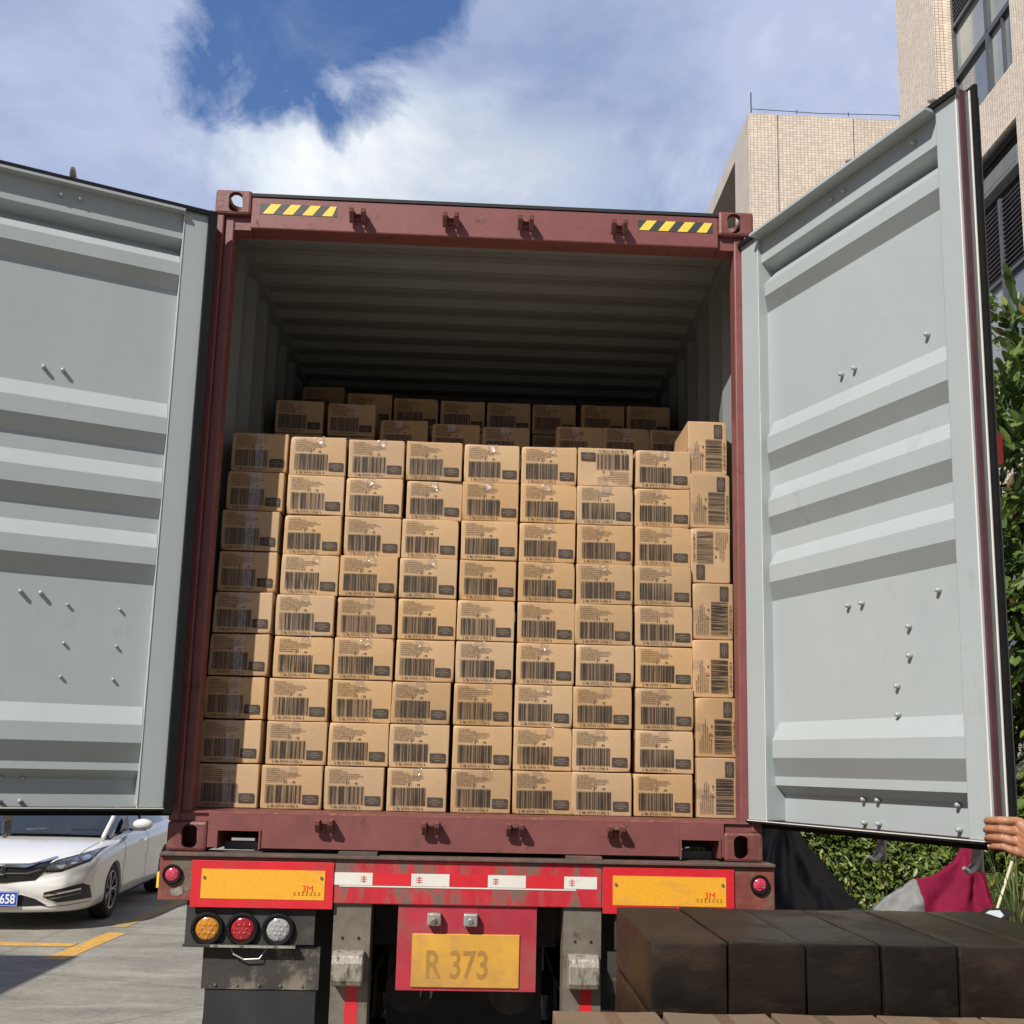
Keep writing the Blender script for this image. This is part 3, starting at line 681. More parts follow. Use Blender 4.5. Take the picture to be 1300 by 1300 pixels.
for s in (-1, 1):
    xs = [s*1.02, s*.882, s*.742]
    m = MB(); a, b = sorted((s*1.108, s*.60)); m.box(a, b, -.040, -.032, 1.15, 1.3125); a, b = sorted((s*1.108, s*.668)); m.box(a, b, -.066, -.032, 1.139, 1.1495, .001); m.build('lamp_bracket', M['chassis'], tr)
    m = MB(); m.box(min(s*.668, s*1.0), max(s*.668, s*1.0), -.0675, -.0662, 1.1395, 1.1490); m.build('bracket_lip', M['silver'], tr)
    for x, l in zip(xs, ('amber', 'redlens', 'clearlens')): round_lamp(x, 1.207, .056, l, y=-.041)
    # wires
    m = MB(); m.tube([(s*.93, -.03, 1.14), (s*.91, -.045, 1.11), (s*.87, -.045, 1.092), (s*.81, -.045, 1.095), (s*.78, -.03, 1.14)], .003, 6); m.build('wire', M['steel'], tr)
    a, b = sorted((s*1.035, s*.575)); m = MB(); m.box(a, b, -.025, -.015, .976, 1.139); m.build('flap_plate', M['flapplate'], tr)
    a, b = sorted((s*1.02, s*.585)); m = MB(); m.box(a, b, -.020, -.010, .35, .9755); m.build('mud_flap', M['flapblack'], tr)
    m = MB()
    for k in range(5): m.cyl((a+.04+k*.085, -.0255, .992), (a+.04+k*.085, -.031, .992), .005, n=8)
    m.build('flap_bolt', M['postgrey'], tr)
# under-run guard uprights with rollers
for x0, x1, xr in ((-.526, -.378, -.455), (.393, .545, .472)):
    m = MB(); m.box(x0, x1, -.045, -.035, .55, 1.3125); m.box(x0, x0+.01, -.0345, .08, .55, 1.3125); m.box(x1-.01, x1, -.0345, .08, .55, 1.3125); up = m.build('guard_upright', M['postgrey'], tr)
    m = MB()
    for dx in (-.032, .032): m.cyl((xr+dx, -.0452, 1.180), (xr+dx, -.0475, 1.180), .006, n=10)
    m.build('bolt_hole', M['black'], up)
    m = MB(); m.prism([(-.0455, 1.135), (-.085, 1.136), (-.112, 1.122), (-.120, 1.095), (-.118, 1.03), (-.105, 1.008), (-.0455, 1.004)], 'x', xr-.062, xr+.060); r = m.build('rubbing_block', M['silver'], up); bevel_mod(r, .006)
    m = MB()
    for k in range(4):
        z1 = 1.003-k*.075; m2 = MB(); m2.box(xr-.012, xr+.038, -.0462, -.0452, z1-.0745, z1); m2.build('marking_tape', M['red' if k != 2 else 'white'], up)
m = MB(); m.box(-1.15, 1.15, -.05, .03, .44, .549, .004); m.build('guard_bar', M['beamred'], tr)
# plate board
m = MB(); m.box(-.270, .285, -.048, -.042, .985, 1.312, .001); pb = m.build('plate_board', M['platered'], tr)
m = MB(); m.box(-.210, .218, -.054, -.0485, .998, 1.203, .003); pl = m.build('registration_plate', M['platey'], pb)
text('R 373', .150, 'plate_lettering', M['platechar'], pl, Matrix.Translation((-.03, -.0545, 1.080)) @ FACE, sx=.72, bold=.002)
for x in (-.125, .02):
    m = MB(); m.box(x-.028, x+.028, -.085, -.0485, 1.236, 1.285, .006); m.cyl((x, -.080, 1.26), (x, -.092, 1.255), .010, n=10); l = m.build('plate_lamp', M['silver' if x < 0 else 'steel'], pb)
# chassis
for s in (-1, 1):
    m = MB(); x = s*.46
    m.box(x-.006, x+.006, .10, 11.9, .98, 1.47); m.box(x-.07, x+.07, .10, 11.9, 1.4705, 1.485); m.box(x-.07, x+.07, .10, 11.9, .96, .9795); m.build('chassis_rail', M['chassis'], tr)
for y in (.3, 1.4, 2.7, 4.0, 6, 8, 10, 11.6):
    m = MB(); m.prism([(-1.15, 1.30), (-.532, 1.30), (-.532, 1.4695), (-1.15, 1.4695)], 'y', y, y+.12); m.prism([(-.3895, 1.1), (.3895, 1.1), (.3895, 1.4695), (-.3895, 1.4695)], 'y', y, y+.12); m.prism([(.532, 1.30), (1.15, 1.30), (1.15, 1.4695), (.532, 1.4695)], 'y', y, y+.12); m.build('chassis_cross_member', M['chassis'], tr)
for y in (1.2, 2.5, 3.8):
    m = MB(); m.cyl((-.55, y, .52), (.55, y, .52), .075, n=16); m.build('axle', M['chassis'], tr)
    for s in (-1, 1):
        for xo in (.73, 1.07):
            m = MB(); x = s*xo; pts = [(.30, -.13), (.46, -.14), (.515, -.11), (.52, 0), (.515, .11), (.46, .14), (.30, .13)]; ring = []
            n = 40
            for k in range(n):
                a = k*2*math.pi/n; ring.append([m.bm.verts.new((x+dx, y+r*math.cos(a), .522+r*math.sin(a))) for r, dx in pts])
            for k in range(n):
                A, B2 = ring[k], ring[(k+1) % n]
                for i in range(len(pts)-1): m.bm.faces.new((A[i], A[i+1], B2[i+1], B2[i]))
            m.cyl((x-.04, y, .522), (x+.04, y, .522), .30, n=24)
            m.build('wheel', M['tyre'], tr, smooth=False)
m = MB(); m.box(-.36, .36, .72, .73, .25, 1.45); m.build('blackout_sheet', M['flapblack'], tr)  # black sheets added to shut out daylight where there is only shade
m = MB(); m.box(-1.1, -.532, .62, .63, .25, 1.45); m.build('blackout_sheet', M['flapblack'], tr)
m = MB(); m.box(.532, 1.1, .62, .63, .25, 1.45); m.build('blackout_sheet', M['flapblack'], tr)
for s in (-.23, .20):
    m = MB(); m.cyl((s, .25, .93), (s, .55, .93), .10, n=20); m.cyl((s, .2, .93), (s, .25, .93), .055, n=16); m.build('brake_chamber', M['chassis'], tr)
m = MB(); m.cyl((-.55, 8.8, .72), (-.55, 8.8, 1.3), .06); m.cyl((.55, 8.8, .72), (.55, 8.8, 1.3), .06); m.box(-.7, -.4, 8.65, 8.95, 0.004, .06); m.box(.4, .7, 8.65, 8.95, .004, .06); m.cyl((-.55, 8.8, .06), (-.55, 8.8, .75), .045); m.cyl((.55, 8.8, .06), (.55, 8.8, .75), .045); m.build('landing_leg', M['chassis'], tr)
# ------------------------------------------------------------------ buildings
def joined_boxes(name, boxes, m, parent):
    b = MB()
    for x in boxes: b.box(*x)
    return b.build(name, m, parent)
tw = thing('office_building', 'tall beige mosaic tiled building with dark framed windows and louvres, beyond the right door', 'building', (8, 8, 0))
def P(name, boxes, m):
    o = joined_boxes(name, [(a-8, b-8, c-8, d-8, e, f) for a, b, c, d, e, f in boxes], m, tw); return o
bays = [(11.75-2.0-k*2.62, 11.75-k*2.62) for k in range(7)]
rows = [(2.9, 6.1, 'W'), (7.2, 11.85, 'L'), (12.77, 16.0, 'W'), (16.92, 20.2, 'W')]
wall = [(7.771, 14, 11.8035, 13.35, 0, 27), (8.3, 14, -7, 11.803, 0, 24)]
zc = 0
for z0, z1, k in rows: wall.append((8, 8.2995, -7, 11.8, zc, z0)); zc = z1
wall.append((8, 8.2995, -7, 11.8, zc, 24))
for z0, z1, k in rows:
    e = 11.8
    for y0, y1 in bays: wall.append((8, 8.2995, y1, e, z0+.0005, z1-.0005)); e = y0
    wall.append((8, 8.2995, -7, e, z0+.0005, z1-.0005))
P('wall', wall, M['tile'])
for bi, (y0, y1) in enumerate(bays):
    for z0, z1, k in rows:
        fr = []; t = .06
        def F(a, b, c, d, x0=8.06, x1=8.16): fr.append((x0, x1, a, b, c, d))
        F(y0, y1, z1-t, z1); F(y0, y1, z0, z0+t); F(y0, y0+t, z0+t, z1-t); F(y1-t, y1, z0+t, z1-t)
        if k == 'W':
            zt = z1-1.1; zm = z0+1.14
            F(y0+t, y1-t, zt-.035, zt+.035, 8.05); F(y0+t, y1-t, zm-.05, zm+.05, 8.055); ym = y0+.82
            F(ym-.05, ym+.05, z0+t, zm-.05, 8.05); F(ym-.05, ym+.05, zm+.05, zt-.035, 8.05); F(y0+.36, y0+.40, z0+t, zm-.05, 8.07)
            w = P('window', fr, M['winframe'])
            panes = [(y0+t, y0+.38, z0+t, zm, 0), (y0+.40, ym-.05, z0+t, zm, 1), (ym+.05, y1-t, z0+t, zm, bi % 2), (y0+t, ym-.05, zm, zt, 1), (ym+.05, y1-t, zm, zt, 1)]
            for a, b, c, d, q in panes:
                o = joined_boxes('pane', [(.12, .13, a-8, b-8, c, d)], M['winpale' if q else 'winglass'], w)
            lb = [(zt+.035, z1-t)]
        else:
            zl0, zl1 = 9.6, 10.9; ym = y0+.72
            F(y0+t, y1-t, 9.56, 9.62, 8.05); F(ym-.035, ym+.035, 9.62, 10.9, 8.04); F(ym-.045, ym+.045, z0+t, 9.56, 8.05)
            w = P('window', fr, M['winframe'])
            for a, b, q in ((y0+t, ym-.045, 0), (ym+.045, y1-t, 1)): joined_boxes('pane', [(.12, .13, a-8, b-8, z0+t, 9.56)], M['winpale' if q else 'winglass'], w)
            joined_boxes('ledge_panel', [(-.02, .06, y0+.002-8, y1-.002-8, 11.08, 11.40)]+[(-.028, -.0202, y0+.05+i*.062-8, y0+.08+i*.062-8, 11.15, 11.34) for i in range(31)], M['panelgrey'], w)
            joined_boxes('void', [(.22, .23, y0-8, y1-8, 9.62, z1)], M['louvredark'], w)
            lb = [(zl0+.04, zl1)]
        for a, b in lb:
            m = MB(); n = int((b-a)/.075)
            for i in range(n):
                z = a+(i+.5)*(b-a)/n
                m.prism([(.06, z-.012), (.066, z-.018), (.115, z+.018), (.109, z+.024)], 'y', y0+.06-8, y1-.06-8)
            m.build('louvre', M['louvre'], w)
            joined_boxes('louvre_back', [(.16, .17, y0+.06-8, y1-.06-8, a, b)], M['louvredark'], w)
fb = thing('distant_building', 'flat topped beige tiled block behind the container, deep recess in its side', 'building', (7.743, 24, 0))
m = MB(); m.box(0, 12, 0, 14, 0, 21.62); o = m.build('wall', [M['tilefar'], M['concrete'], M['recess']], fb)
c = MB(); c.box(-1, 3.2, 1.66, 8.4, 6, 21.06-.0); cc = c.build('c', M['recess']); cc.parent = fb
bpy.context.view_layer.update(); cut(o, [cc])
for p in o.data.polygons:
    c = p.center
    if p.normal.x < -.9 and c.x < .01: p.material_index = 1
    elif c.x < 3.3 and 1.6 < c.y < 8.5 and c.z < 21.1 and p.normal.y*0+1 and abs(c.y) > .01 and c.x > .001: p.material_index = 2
m = MB()
for x in (.89, 3.23, 5.6): m.box(x-.012, x+.012, -.004, -.0005, 0, 21.6)
m.build('joint_line', M['inktxt'], fb)
m = MB(); m.cyl((.1, .05, 21.68), (.1, .05, 22.35), .018, n=6); m.tube([(.1, .02, 21.78), (2.2, .02, 21.74), (4.4, .02, 21.80), (7, .02, 21.74), (11.8, .02, 21.78)], .010, 5)
for x in (1.5, 3.1, 4.7, 6.0, 8, 10): m.cyl((x, .02, 21.68), (x, .02, 21.82), .012, n=6)
m.build('lightning_rod', M['black'], fb)
# unseen canopy added left of camera to throw square shade on the concrete
lb = thing('shadow_canopy', 'flat concrete roof on posts, added out of view left of the truck to cast ground shade', 'canopy', (-10, -2, 0))
m = MB(); m.box(-8, 3.03, -8, 3.89, 4.8, 5.05); m.build('roof_slab', M['concrete'], lb)
for x in (-6, -1.5, 2.6):
    for y in (-7, -2, 3.3): m = MB(); m.box(x-.15, x+.15, y-.15, y+.15, 0, 4.8); m.build('post', M['concrete'], lb)

wh_ = thing('warehouse', 'long plain warehouse with roller doors, added unseen behind the viewer to cut ambient light', 'warehouse', (0, -34, 0))  # unseen building added behind the camera to lower ambient light
m = MB(); m.box(-45, 45, -20, 0, 0, 9); m.build('wall', M['concrete'], wh_)
m = MB(); m.box(-46, 46, -21, 1.2, 9.001, 9.4); m.build('roof', M['panelgrey'], wh_)
for k in range(9):
    m = MB(); m.box(-40+k*9.5, -35.5+k*9.5, .002, .08, .01, 4.6); m.build('roller_door', M['steel'], wh_)
    m = MB(); m.box(-40+k*9.5, -35.5+k*9.5, .002, .06, 6, 7.6); m.build('window', M['winglass'], wh_)
# ------------------------------------------------------------------ vegetation
def leaf(bm, c, d, up, L, Wd, curl=.12):
    d = d.normalized(); s = d.cross(up)
    if s.length < 1e-3: s = d.cross(Vector((1, 0, 0)))
    s.normalize(); n = s.cross(d)
    p = [c, c+d*L*.35+s*Wd*.5-n*curl*L*.2, c+d*L*.75+s*Wd*.36-n*curl*L*.6, c+d*L-n*curl*L, c+d*L*.75-s*Wd*.36-n*curl*L*.6, c+d*L*.35-s*Wd*.5-n*curl*L*.2]
    m1 = c+d*L*.38+n*Wd*-.10
    v = [bm.verts.new(q) for q in p]
    bm.faces.new((v[0], v[1], v[2], v[3])); bm.faces.new((v[0], v[3], v[4], v[5]))
def rv(r): 
    while True:
        v = Vector((r.uniform(-1, 1), r.uniform(-1, 1), r.uniform(-1, 1)))
        if .05 < v.length < 1: return v.normalized()
def tree(name, label, cat, base, trunk, blobs, nleaf, L, seed, lm, group=None, twigs=14):
    r = random.Random(seed); t = thing(name, label, cat, base, 0, group)
    m = MB(); m.tube([(0, 0, -.02), (trunk[0]*.3, trunk[1]*.3, trunk[2]*.4), trunk[:3]], [trunk[3], trunk[3]*.8, trunk[3]*.6], 10)
    for c, rad in blobs:
        c = Vector(c)
        m.tube([Vector(trunk[:3])*r.uniform(.6, 1), (Vector(trunk[:3])+c)/2+rv(r)*.15, c], [trunk[3]*.5, trunk[3]*.3, .01], 6)
    m.build('trunk', M['bark'], t, smooth=True)
    bm = bmesh.new(); tot = sum(b[1][0]*b[1][2] for b in blobs)
    for c, rad in blobs:
        c = Vector(c); n = int(nleaf*rad[0]*rad[2]/tot)
        nt_ = max(3, n//twigs)
        for _ in range(nt_):
            v = rv(r); f = r.random()**.35; p = c+Vector((v.x*rad[0], v.y*rad[1], v.z*rad[2]))*f*(.82+.3*noise.noise(v*2.5+c))
            dr = (v+Vector((0, 0, .25))+rv(r)*.7).normalized(); ln = L*r.uniform(2, 4)
            q = dr.orthogonal().normalized()
            for k in range(twigs):
                a = k/twigs; pp = p+dr*ln*a+Vector((0, 0, -ln*.35*a*a)); sd = q if k % 2 else -q
                leaf(bm, pp, sd+dr*.8+rv(r)*.45, Vector((0, 0, 1))+rv(r)*.5, L*r.uniform(.7, 1.2), L*.36)
    me = bpy.data.meshes.new('crown'); bm.to_mesh(me); bm.free(); me.materials.append(lm)
    o = bpy.data.objects.new('crown', me); COL.objects.link(o); o.parent = t; return t
tree('tree', 'broadleaf tree with glossy drooping leaves at the far right, beside the tiled building', 'tree', (7.15, 7.4, 0), (.1, 0, 2.6, .11),
     [((-.6, -.2, 6.9), (.8, 1.0, .8)), ((-.75, -.3, 5.6), (.95, 1.1, 1.0)), ((.3, .4, 6.6), (1.2, 1.3, .9)), ((-.9, .1, 4.3), (.9, 1.2, 1.0)), ((-1.0, -.3, 3.1), (.95, 1.1, 1.0)), ((.4, 0, 4.4), (1.2, 1.3, 1.3)), ((-.9, .3, 2.0), (1.0, 1.0, .8)), ((-1.7, -.3, 3.6), (.6, .8, .8))], 13000, .22, 3, M['leaf'])
tree('shrub', 'dense shrub at the foot of the tree, behind the free edge of the right door', 'shrub', (5.75, 6.9, 0), (0, 0, .5, .03),
     [((0, 0, .9), (.95, .6, .8)), ((.2, .2, 1.9), (.75, .6, .7)), ((.55, .1, 2.8), (.5, .5, .6))], 8000, .11, 5, M['leafh'])
def hedge():
    r = random.Random(9); h = thing('hedge', 'clipped leafy green hedge behind the covered motorbikes, under the right door', 'hedge', (5.2, 8.3, 0))
    bm = bmesh.new()
    for _ in range(26000):
        u = r.uniform(-2.6, 2.6); f = r.random()
        lump = .16*noise.noise(Vector((u*1.6, 0, 0)))+.1*noise.noise(Vector((u*5, 3, 0)))
        if f < .68: z = r.uniform(.02, 1.75); y = -.5-abs(r.gauss(0, .05))+.25*noise.noise(Vector((u*2.2, z*2.2, 1)))+r.random()**2*.35; nrm = Vector((0, -1, .5))
        else: z = 1.75+lump+r.uniform(-.14, .07); y = r.uniform(-.5, .5); nrm = Vector((0, -.2, 1))
        d = (rv(r)+Vector((0, -.55, -.25 if f < .68 else .5))).normalized()
        leaf(bm, Vector((u, y, z)), d, nrm+rv(r)*.6, r.uniform(.055, .10), r.uniform(.024, .040), .2)
    for _ in range(9000):
        z = r.uniform(.02, 1.6); d = (rv(r)+Vector((0, -.4, 0))).normalized()
        leaf(bm, Vector((r.uniform(-2.6, 2.6), r.uniform(-.2, .45), z)), d, rv(r), r.uniform(.10, .15), r.uniform(.06, .08), .2)
    me = bpy.data.meshes.new('foliage'); bm.to_mesh(me); bm.free(); me.materials.append(M['leafh'])
    o = bpy.data.objects.new('foliage', me); COL.objects.link(o); o.parent = h
    m = MB()
    for k in range(26):
        x = -2.5+k*.2; m.tube([(x, 0, -.01), (x+r.uniform(-.1, .1), r.uniform(-.1, .1), .8), (x+r.uniform(-.2, .2), r.uniform(-.2, .2), 1.5)], [.015, .010, .004], 5)
    m.build('stem', M['bark'], h)
    # shaded inner mass of twigs
    m = MB()
    for k in range(500):
        a = Vector((r.uniform(-2.55, 2.55), r.uniform(-.25, .35), r.uniform(.1, 1.6))); m.tube([a, a+rv(r)*.3], .004, 4)
    m.build('twig', M['bark'], h)
hedge()
def clump(name, label, cat, loc, n, h, seed, m_, w=.022, lean=.5):
    r = random.Random(seed); bm = bmesh.new()
    for _ in range(n):
        a = r.uniform(0, 2*math.pi); d = Vector((math.cos(a), math.sin(a), 0)); b = d*r.uniform(0, .16); H = h*r.uniform(.6, 1.1); ln = lean*r.uniform(.2, 1.2); s = Vector((-d.y, d.x, 0)); prev = None; N = 6
        for k in range(N+1):
            t = k/N; p = b+d*ln*H*t**1.8+Vector((0, 0, H*(t-.32*t**3*ln*1.6))); ww = w*(1-t**2.2)*.5+.001
            cur = (bm.verts.new(p-s*ww), bm.verts.new(p+s*ww))
            if prev: bm.faces.new((prev[0], prev[1], cur[1], cur[0]))
            prev = cur
    me = bpy.data.meshes.new(name); bm.to_mesh(me); bm.free(); me.materials.append(m_)
    o = bpy.data.objects.new(name, me); COL.objects.link(o); o.location = loc; tag(o, label, cat); return o
clump('strap_leaf_plant', 'clump of long narrow arching leaves right of the crimson cover', 'plant', (5.35, 5.9, 0), 130, 1.25, 4, M['leafg'])
clump('strap_leaf_plant', 'lower clump of narrow leaves at the right edge, by the pale stake', 'plant', (5.85, 6.2, 0), 110, 1.05, 8, M['leafg'])
m = MB(); m.tube([(0, 0, 0), (.18, 0, .50), (.40, .0, 1.08)], .014, 8); tag(m.build('bamboo_stake', M['stick'], smooth=True, loc=(4.78, 5.62, 0)), 'pale bamboo stake leaning beside the crimson cover', 'stake')

# ------------------------------------------------------------------ covered motorbikes
def cover(name, label, loc, rot, profile, wid, m_, seed, split=None, folds=9, peak=None):
    # profile: list of (x, ridge height); wid: half width at ground
    r = random.Random(seed); t = thing(name, label, 'motorbike cover', loc, rot); n = 120; k2 = 72
    xs = [profile[0][0]+(profile[-1][0]-profile[0][0])*i/n for i in range(n+1)]
    def hgt(x):
        for (a, b), (c, d) in zip(profile, profile[1:]):
            if a <= x <= c+1e-9: u = (x-a)/(c-a); return b+(d-b)*u
        return profile[-1][1]
    pk = Vector(peak) if peak else Vector((xs[n//2], 0, hgt(xs[n//2])))
    def pt(i, j):
        x = xs[i]; h = sum(hgt(min(max(x+dx, xs[0]), xs[-1])) for dx in (-.05, -.025, 0, .025, .05))/5; v = -1+2*j/k2; av = abs(v)
        end = min(1, (min(i, n-i)/n)/.12); w = wid*(.35+.65*math.sqrt(end))
        y = math.copysign(w*(.10*min(1, av/.12)+.90*max(0, (av-.12)/.88)**1.25), v) if av > 0 else 0
        z = h*(1-max(0, (av-.08)/.92)**1.15)
        p = Vector((x, y, z)); q = p-pk; ang = math.atan2(q.x, -q.z if abs(q.z) > .01 else .01)
        f = math.sin(ang*folds+noise.noise(p*2.1+Vector((seed, 0, 0)))*3.0); f = .6*f+.4*(1-2*abs(noise.noise(Vector((ang*3.1, q.length*.9, seed)))*2.2)); amp = .075*min(1, q.length/.35)*min(1, av*2+.2)
        p.y += (math.copysign(1, v) if av > .02 else 0)*f*amp
        nv = noise.noise_vector(p*4+Vector((seed, 0, 0)))*.024+noise.noise_vector(p*11)*.012+noise.noise_vector(p*24)*.005; p += nv*min(1, z*4+.05)
        p.z = max(.012, p.z); return p
    G = [[pt(i, j) for j in range(k2+1)] for i in range(n+1)]
    def part(i0, i1, nm, mm):
        bm = bmesh.new(); V = [[bm.verts.new(G[i][j]) for j in range(k2+1)] for i in range(i0, i1+1)]
        for a, b in zip(V, V[1:]):
            for j in range(k2): bm.faces.new((a[j], a[j+1], b[j+1], b[j]))
        me = bpy.data.meshes.new(nm); bm.to_mesh(me); bm.free(); me.materials.append(mm)
        for p in me.polygons: p.use_smooth = True
        o = bpy.data.objects.new(nm, me); COL.objects.link(o); o.parent = t
        md = o.modifiers.new('s', 'SOLIDIFY'); md.thickness = .003
    if split:
        s0 = 0
        for fr, mm in split: s1 = round(fr*n); part(s0, s1, 'cover_panel', M[mm]); s0 = s1
    else: part(0, n, 'cover_panel', M[m_])
    return t
cover('covered_motorbike', 'motorbike hidden under a tall black cover, just right of the trailer', (2.85, 5.5, 0), 0, [(-.85, .35), (-.45, 1.0), (-.12, 1.36), (.12, 1.44), (.22, 1.33), (.45, 1.02), (.72, .72), (1.05, .42)], .50, 'covblack', 1, folds=7, peak=(.1, 0, 1.5))
cover('covered_motorbike', 'motorbike under a silver and crimson cover with a high peak', (4.3, 5.45, 0), 0, [(-.85, .42), (-.60, .58), (-.38, .78), (-.16, .91), (.0, .92), (.22, 1.07), (.36, 1.24), (.42, 1.22), (.52, .95), (.60, .62), (.66, .30)], .42, None, 2, split=[(.12, 'covred'), (.475, 'covgrey'), (1, 'covred')], folds=10, peak=(.37, 0, 1.2))
cover('covered_motorbike', 'low motorbike under a dusty olive cover between the black and silver ones', (3.45, 5.15, 0), 0, [(-.75, .30), (-.4, .50), (0, .66), (.30, .68), (.55, .62), (.72, .35)], .36, 'covolive', 3, folds=5)
t = thing('wing_mirror', 'diamond shaped mirror glass in a black rim lying against the crimson cover', 'mirror', (4.66, 4.98, .66))
m = MB(); m.prism([(-.14, 0), (-.05, .055), (.07, .06), (.17, .045), (.20, .0), (.10, -.03), (.05, -.055), (-.05, -.05)], 'y', .006, .028); m.build('rim', M['trim'], t)
m = MB(); m.prism([(-.105, 0), (-.035, .040), (.055, .044), (.09, .0), (.04, -.036), (-.04, -.036)], 'y', .0, .0055); m.build('mirror_glass', M['mirrorg'], t)
t['label'] = 'diamond shaped mirror glass in a black rim in front of the crimson cover'
m = MB(); m.cyl((.02, .029, 0), (.02, .2, -.02), .008, n=8); m.build('stalk', M['trim'], t)

# ------------------------------------------------------------------ car
def build_car():
    C = Vector((-5.03, 7.27, 0)); car = thing('parked_car', 'white sedan parked nose toward the viewer under the left door', 'car', C, math.radians(3.4))
    # stations: y, halfwidth, z bottom, z shoulder, z centre top, lower tuck
    st = [(.0, .60, .24, .62, .70), (.04, .70, .20, .66, .735), (.12, .80, .185, .70, .765), (.28, .875, .18, .745, .81), (.5, .90, .175, .80, .855), (.9, .90, .17, .85, .91), (1.25, .905, .17, .885, .945), (1.6, .905, .17, .915, .96),
          (2.4, .905, .17, .935, .97), (3.3, .905, .17, .955, .98), (3.9, .895, .18, .97, 1.0), (4.3, .86, .21, .97, 1.03), (4.55, .80, .26, .93, 1.0), (4.66, .70, .34, .86, .93)]
    def sec(y, w, zb, zs, zt):
        m_ = (zs-zb)
        return [(0, zb), (w*.80, zb), (w*.955, zb+.02), (w*.985, zb+m_*.18), (w*.972, zb+m_*.38), (w*.99, zb+m_*.62), (w*1.0, zb+m_*.80), (w*.975, zb+m_*.93), (w*.90, zs+(zt-zs)*.18), (w*.78, zs+(zt-zs)*.55), (w*.5, zs+(zt-zs)*.86), (0, zt)]
    bm = bmesh.new(); rings = []
    for s in st:
        y = s[0]; pts = sec(*s); nose = 0
        full = [(x, z) for x, z in pts]+[(-x, z) for x, z in pts[::-1][1:-1]]
        ring = []
        for x, z in full:
            dy = 0
            if y < .6: dy = .55*(abs(x)/.9)**3.2*(1-y/.6)**1.2*(.62) - (.06 if .3 < z < .55 else 0)*(1-y/.6)
            ring.append(bm.verts.new((x, y+dy, z)))
        rings.append(ring)
    n = len(rings[0])
    for a, b in zip(rings, rings[1:]):
        for i in range(n): bm.faces.new((a[i], a[(i+1) % n], b[(i+1) % n], b[i]))
    bm.faces.new(rings[0]); bm.faces.new(rings[-1][::-1]); bmesh.ops.recalc_face_normals(bm, faces=bm.faces)
    me = bpy.data.meshes.new('body'); bm.to_mesh(me); bm.free(); me.materials.append(M['carwhite']); body = bpy.data.objects.new('body', me); COL.objects.link(body)
    md = body.modifiers.new('s', 'SUBSURF'); md.levels = 3; md.render_levels = 3; bpy.context.view_layer.update(); bake(body)
    WY = (1.17, 3.72)
    cs = []
    for wy in WY:
        for s in (-1, 1):
            c = MB(); c.cyl((s*.55, wy, .318), (s*1.2, wy, .318),   .338, n=48); cs.append(c.build('c', M['trim']))
    cut(body, cs)
    for p in body.data.polygons: p.use_smooth = True
    md = body.modifiers.new('e', 'EDGE_SPLIT'); md.split_angle = math.radians(40)
    body.parent = car
    bv = bmesh.new(); bv.from_mesh(body.data); T = BVHTree.FromBMesh(bv)
    def decal(name, poly, m_, off=.004, th=.006, direction='front', parent=body, mirror=True, sub=.025):
        sides = (1, -1) if mirror else (1,)
        for s in sides:
            b = bmesh.new()
            if direction == 'front': vs = [b.verts.new((s*x, -1, z)) for x, z in poly]; dv = Vector((0, 1, 0))
            elif direction == 'side': vs = [b.verts.new((s*2, x, z)) for x, z in poly]; dv = Vector((-s, 0, 0))
            else: vs = [b.verts.new((s*x, y, 3)) for x, y in poly]; dv = Vector((0, 0, -1))
            f = b.faces.new(vs)
            xs_ = [v.co for v in vs]; lo = Vector([min(v[i] for v in xs_) for i in range(3)]); hi = Vector([max(v[i] for v in xs_) for i in range(3)])
            for ax in range(3):
                k = int((hi[ax]-lo[ax])/sub)
                for i in range(1, k+1):
                    co = Vector((0, 0, 0)); no = Vector((0, 0, 0)); no[ax] = 1; co[ax] = lo[ax]+(hi[ax]-lo[ax])*i/(k+1)
                    bmesh.ops.bisect_plane(b, geom=b.verts[:]+b.edges[:]+b.faces[:], plane_co=co, plane_no=no)
            bad = []
            for v in b.verts:
                h = T.ray_cast(v.co, dv)
                if h[0] is None: bad.append(v)
                else: v.co = h[0]-dv*off+h[1]*off*.4
            if bad: bmesh.ops.delete(b, geom=bad, context='VERTS')
            bmesh.ops.recalc_face_normals(b, faces=b.faces)
            mm = bpy.data.meshes.new(name); b.to_mesh(mm); b.free(); mm.materials.append(M[m_] if isinstance(m_, str) else m_)
            for p in mm.polygons: p.use_smooth = True
            o = bpy.data.objects.new(name, mm); COL.objects.link(o); o.parent = parent
    mir = lambda P_: P_+[(-x, z) for x, z in P_[::-1] if x != 0]
    decal('grille', mir([(0, .715), (.30, .715), (.50, .755), (.46, .64), (.36, .535), (0, .505)]), 'trim', mirror=False, off=.003)
    decal('grille_bar', mir([(0, .680), (.27, .675), (.50, .748), (.53, .770), (.50, .775), (.30, .702), (0, .700)]), 'chrome', mirror=False, off=.014)
    decal('grille_bar', mir([(0, .618), (.28, .620), (.42, .66), (.41, .648), (.28, .607), (0, .604)]), 'panelgrey', mirror=False, off=.010)
    decal('headlight', [(.40, .635), (.47, .618), (.60, .622), (.82, .712), (.845, .76), (.845, .840), (.74, .800), (.54, .745), (.44, .68)], 'trim', off=.003)
    decal('headlight_lens', [(.45, .640), (.60, .640), (.80, .728), (.832, .765), (.832, .824), (.74, .786), (.56, .736), (.47, .68)], 'lampglass', off=.007)
    for cx, cz in ((.60, .685), (.70, .722), (.78, .752)):
        decal('headlight_bulb', [(cx+.034*math.cos(a), cz+.028*math.sin(a)) for a in [k*math.pi/6 for k in range(12)]], 'chrome', off=.010)
    decal('fog_light_recess', [(.46, .365), (.47, .415), (.80, .49), (.845, .46), (.86, .32), (.60, .305)], 'trim', off=.003)
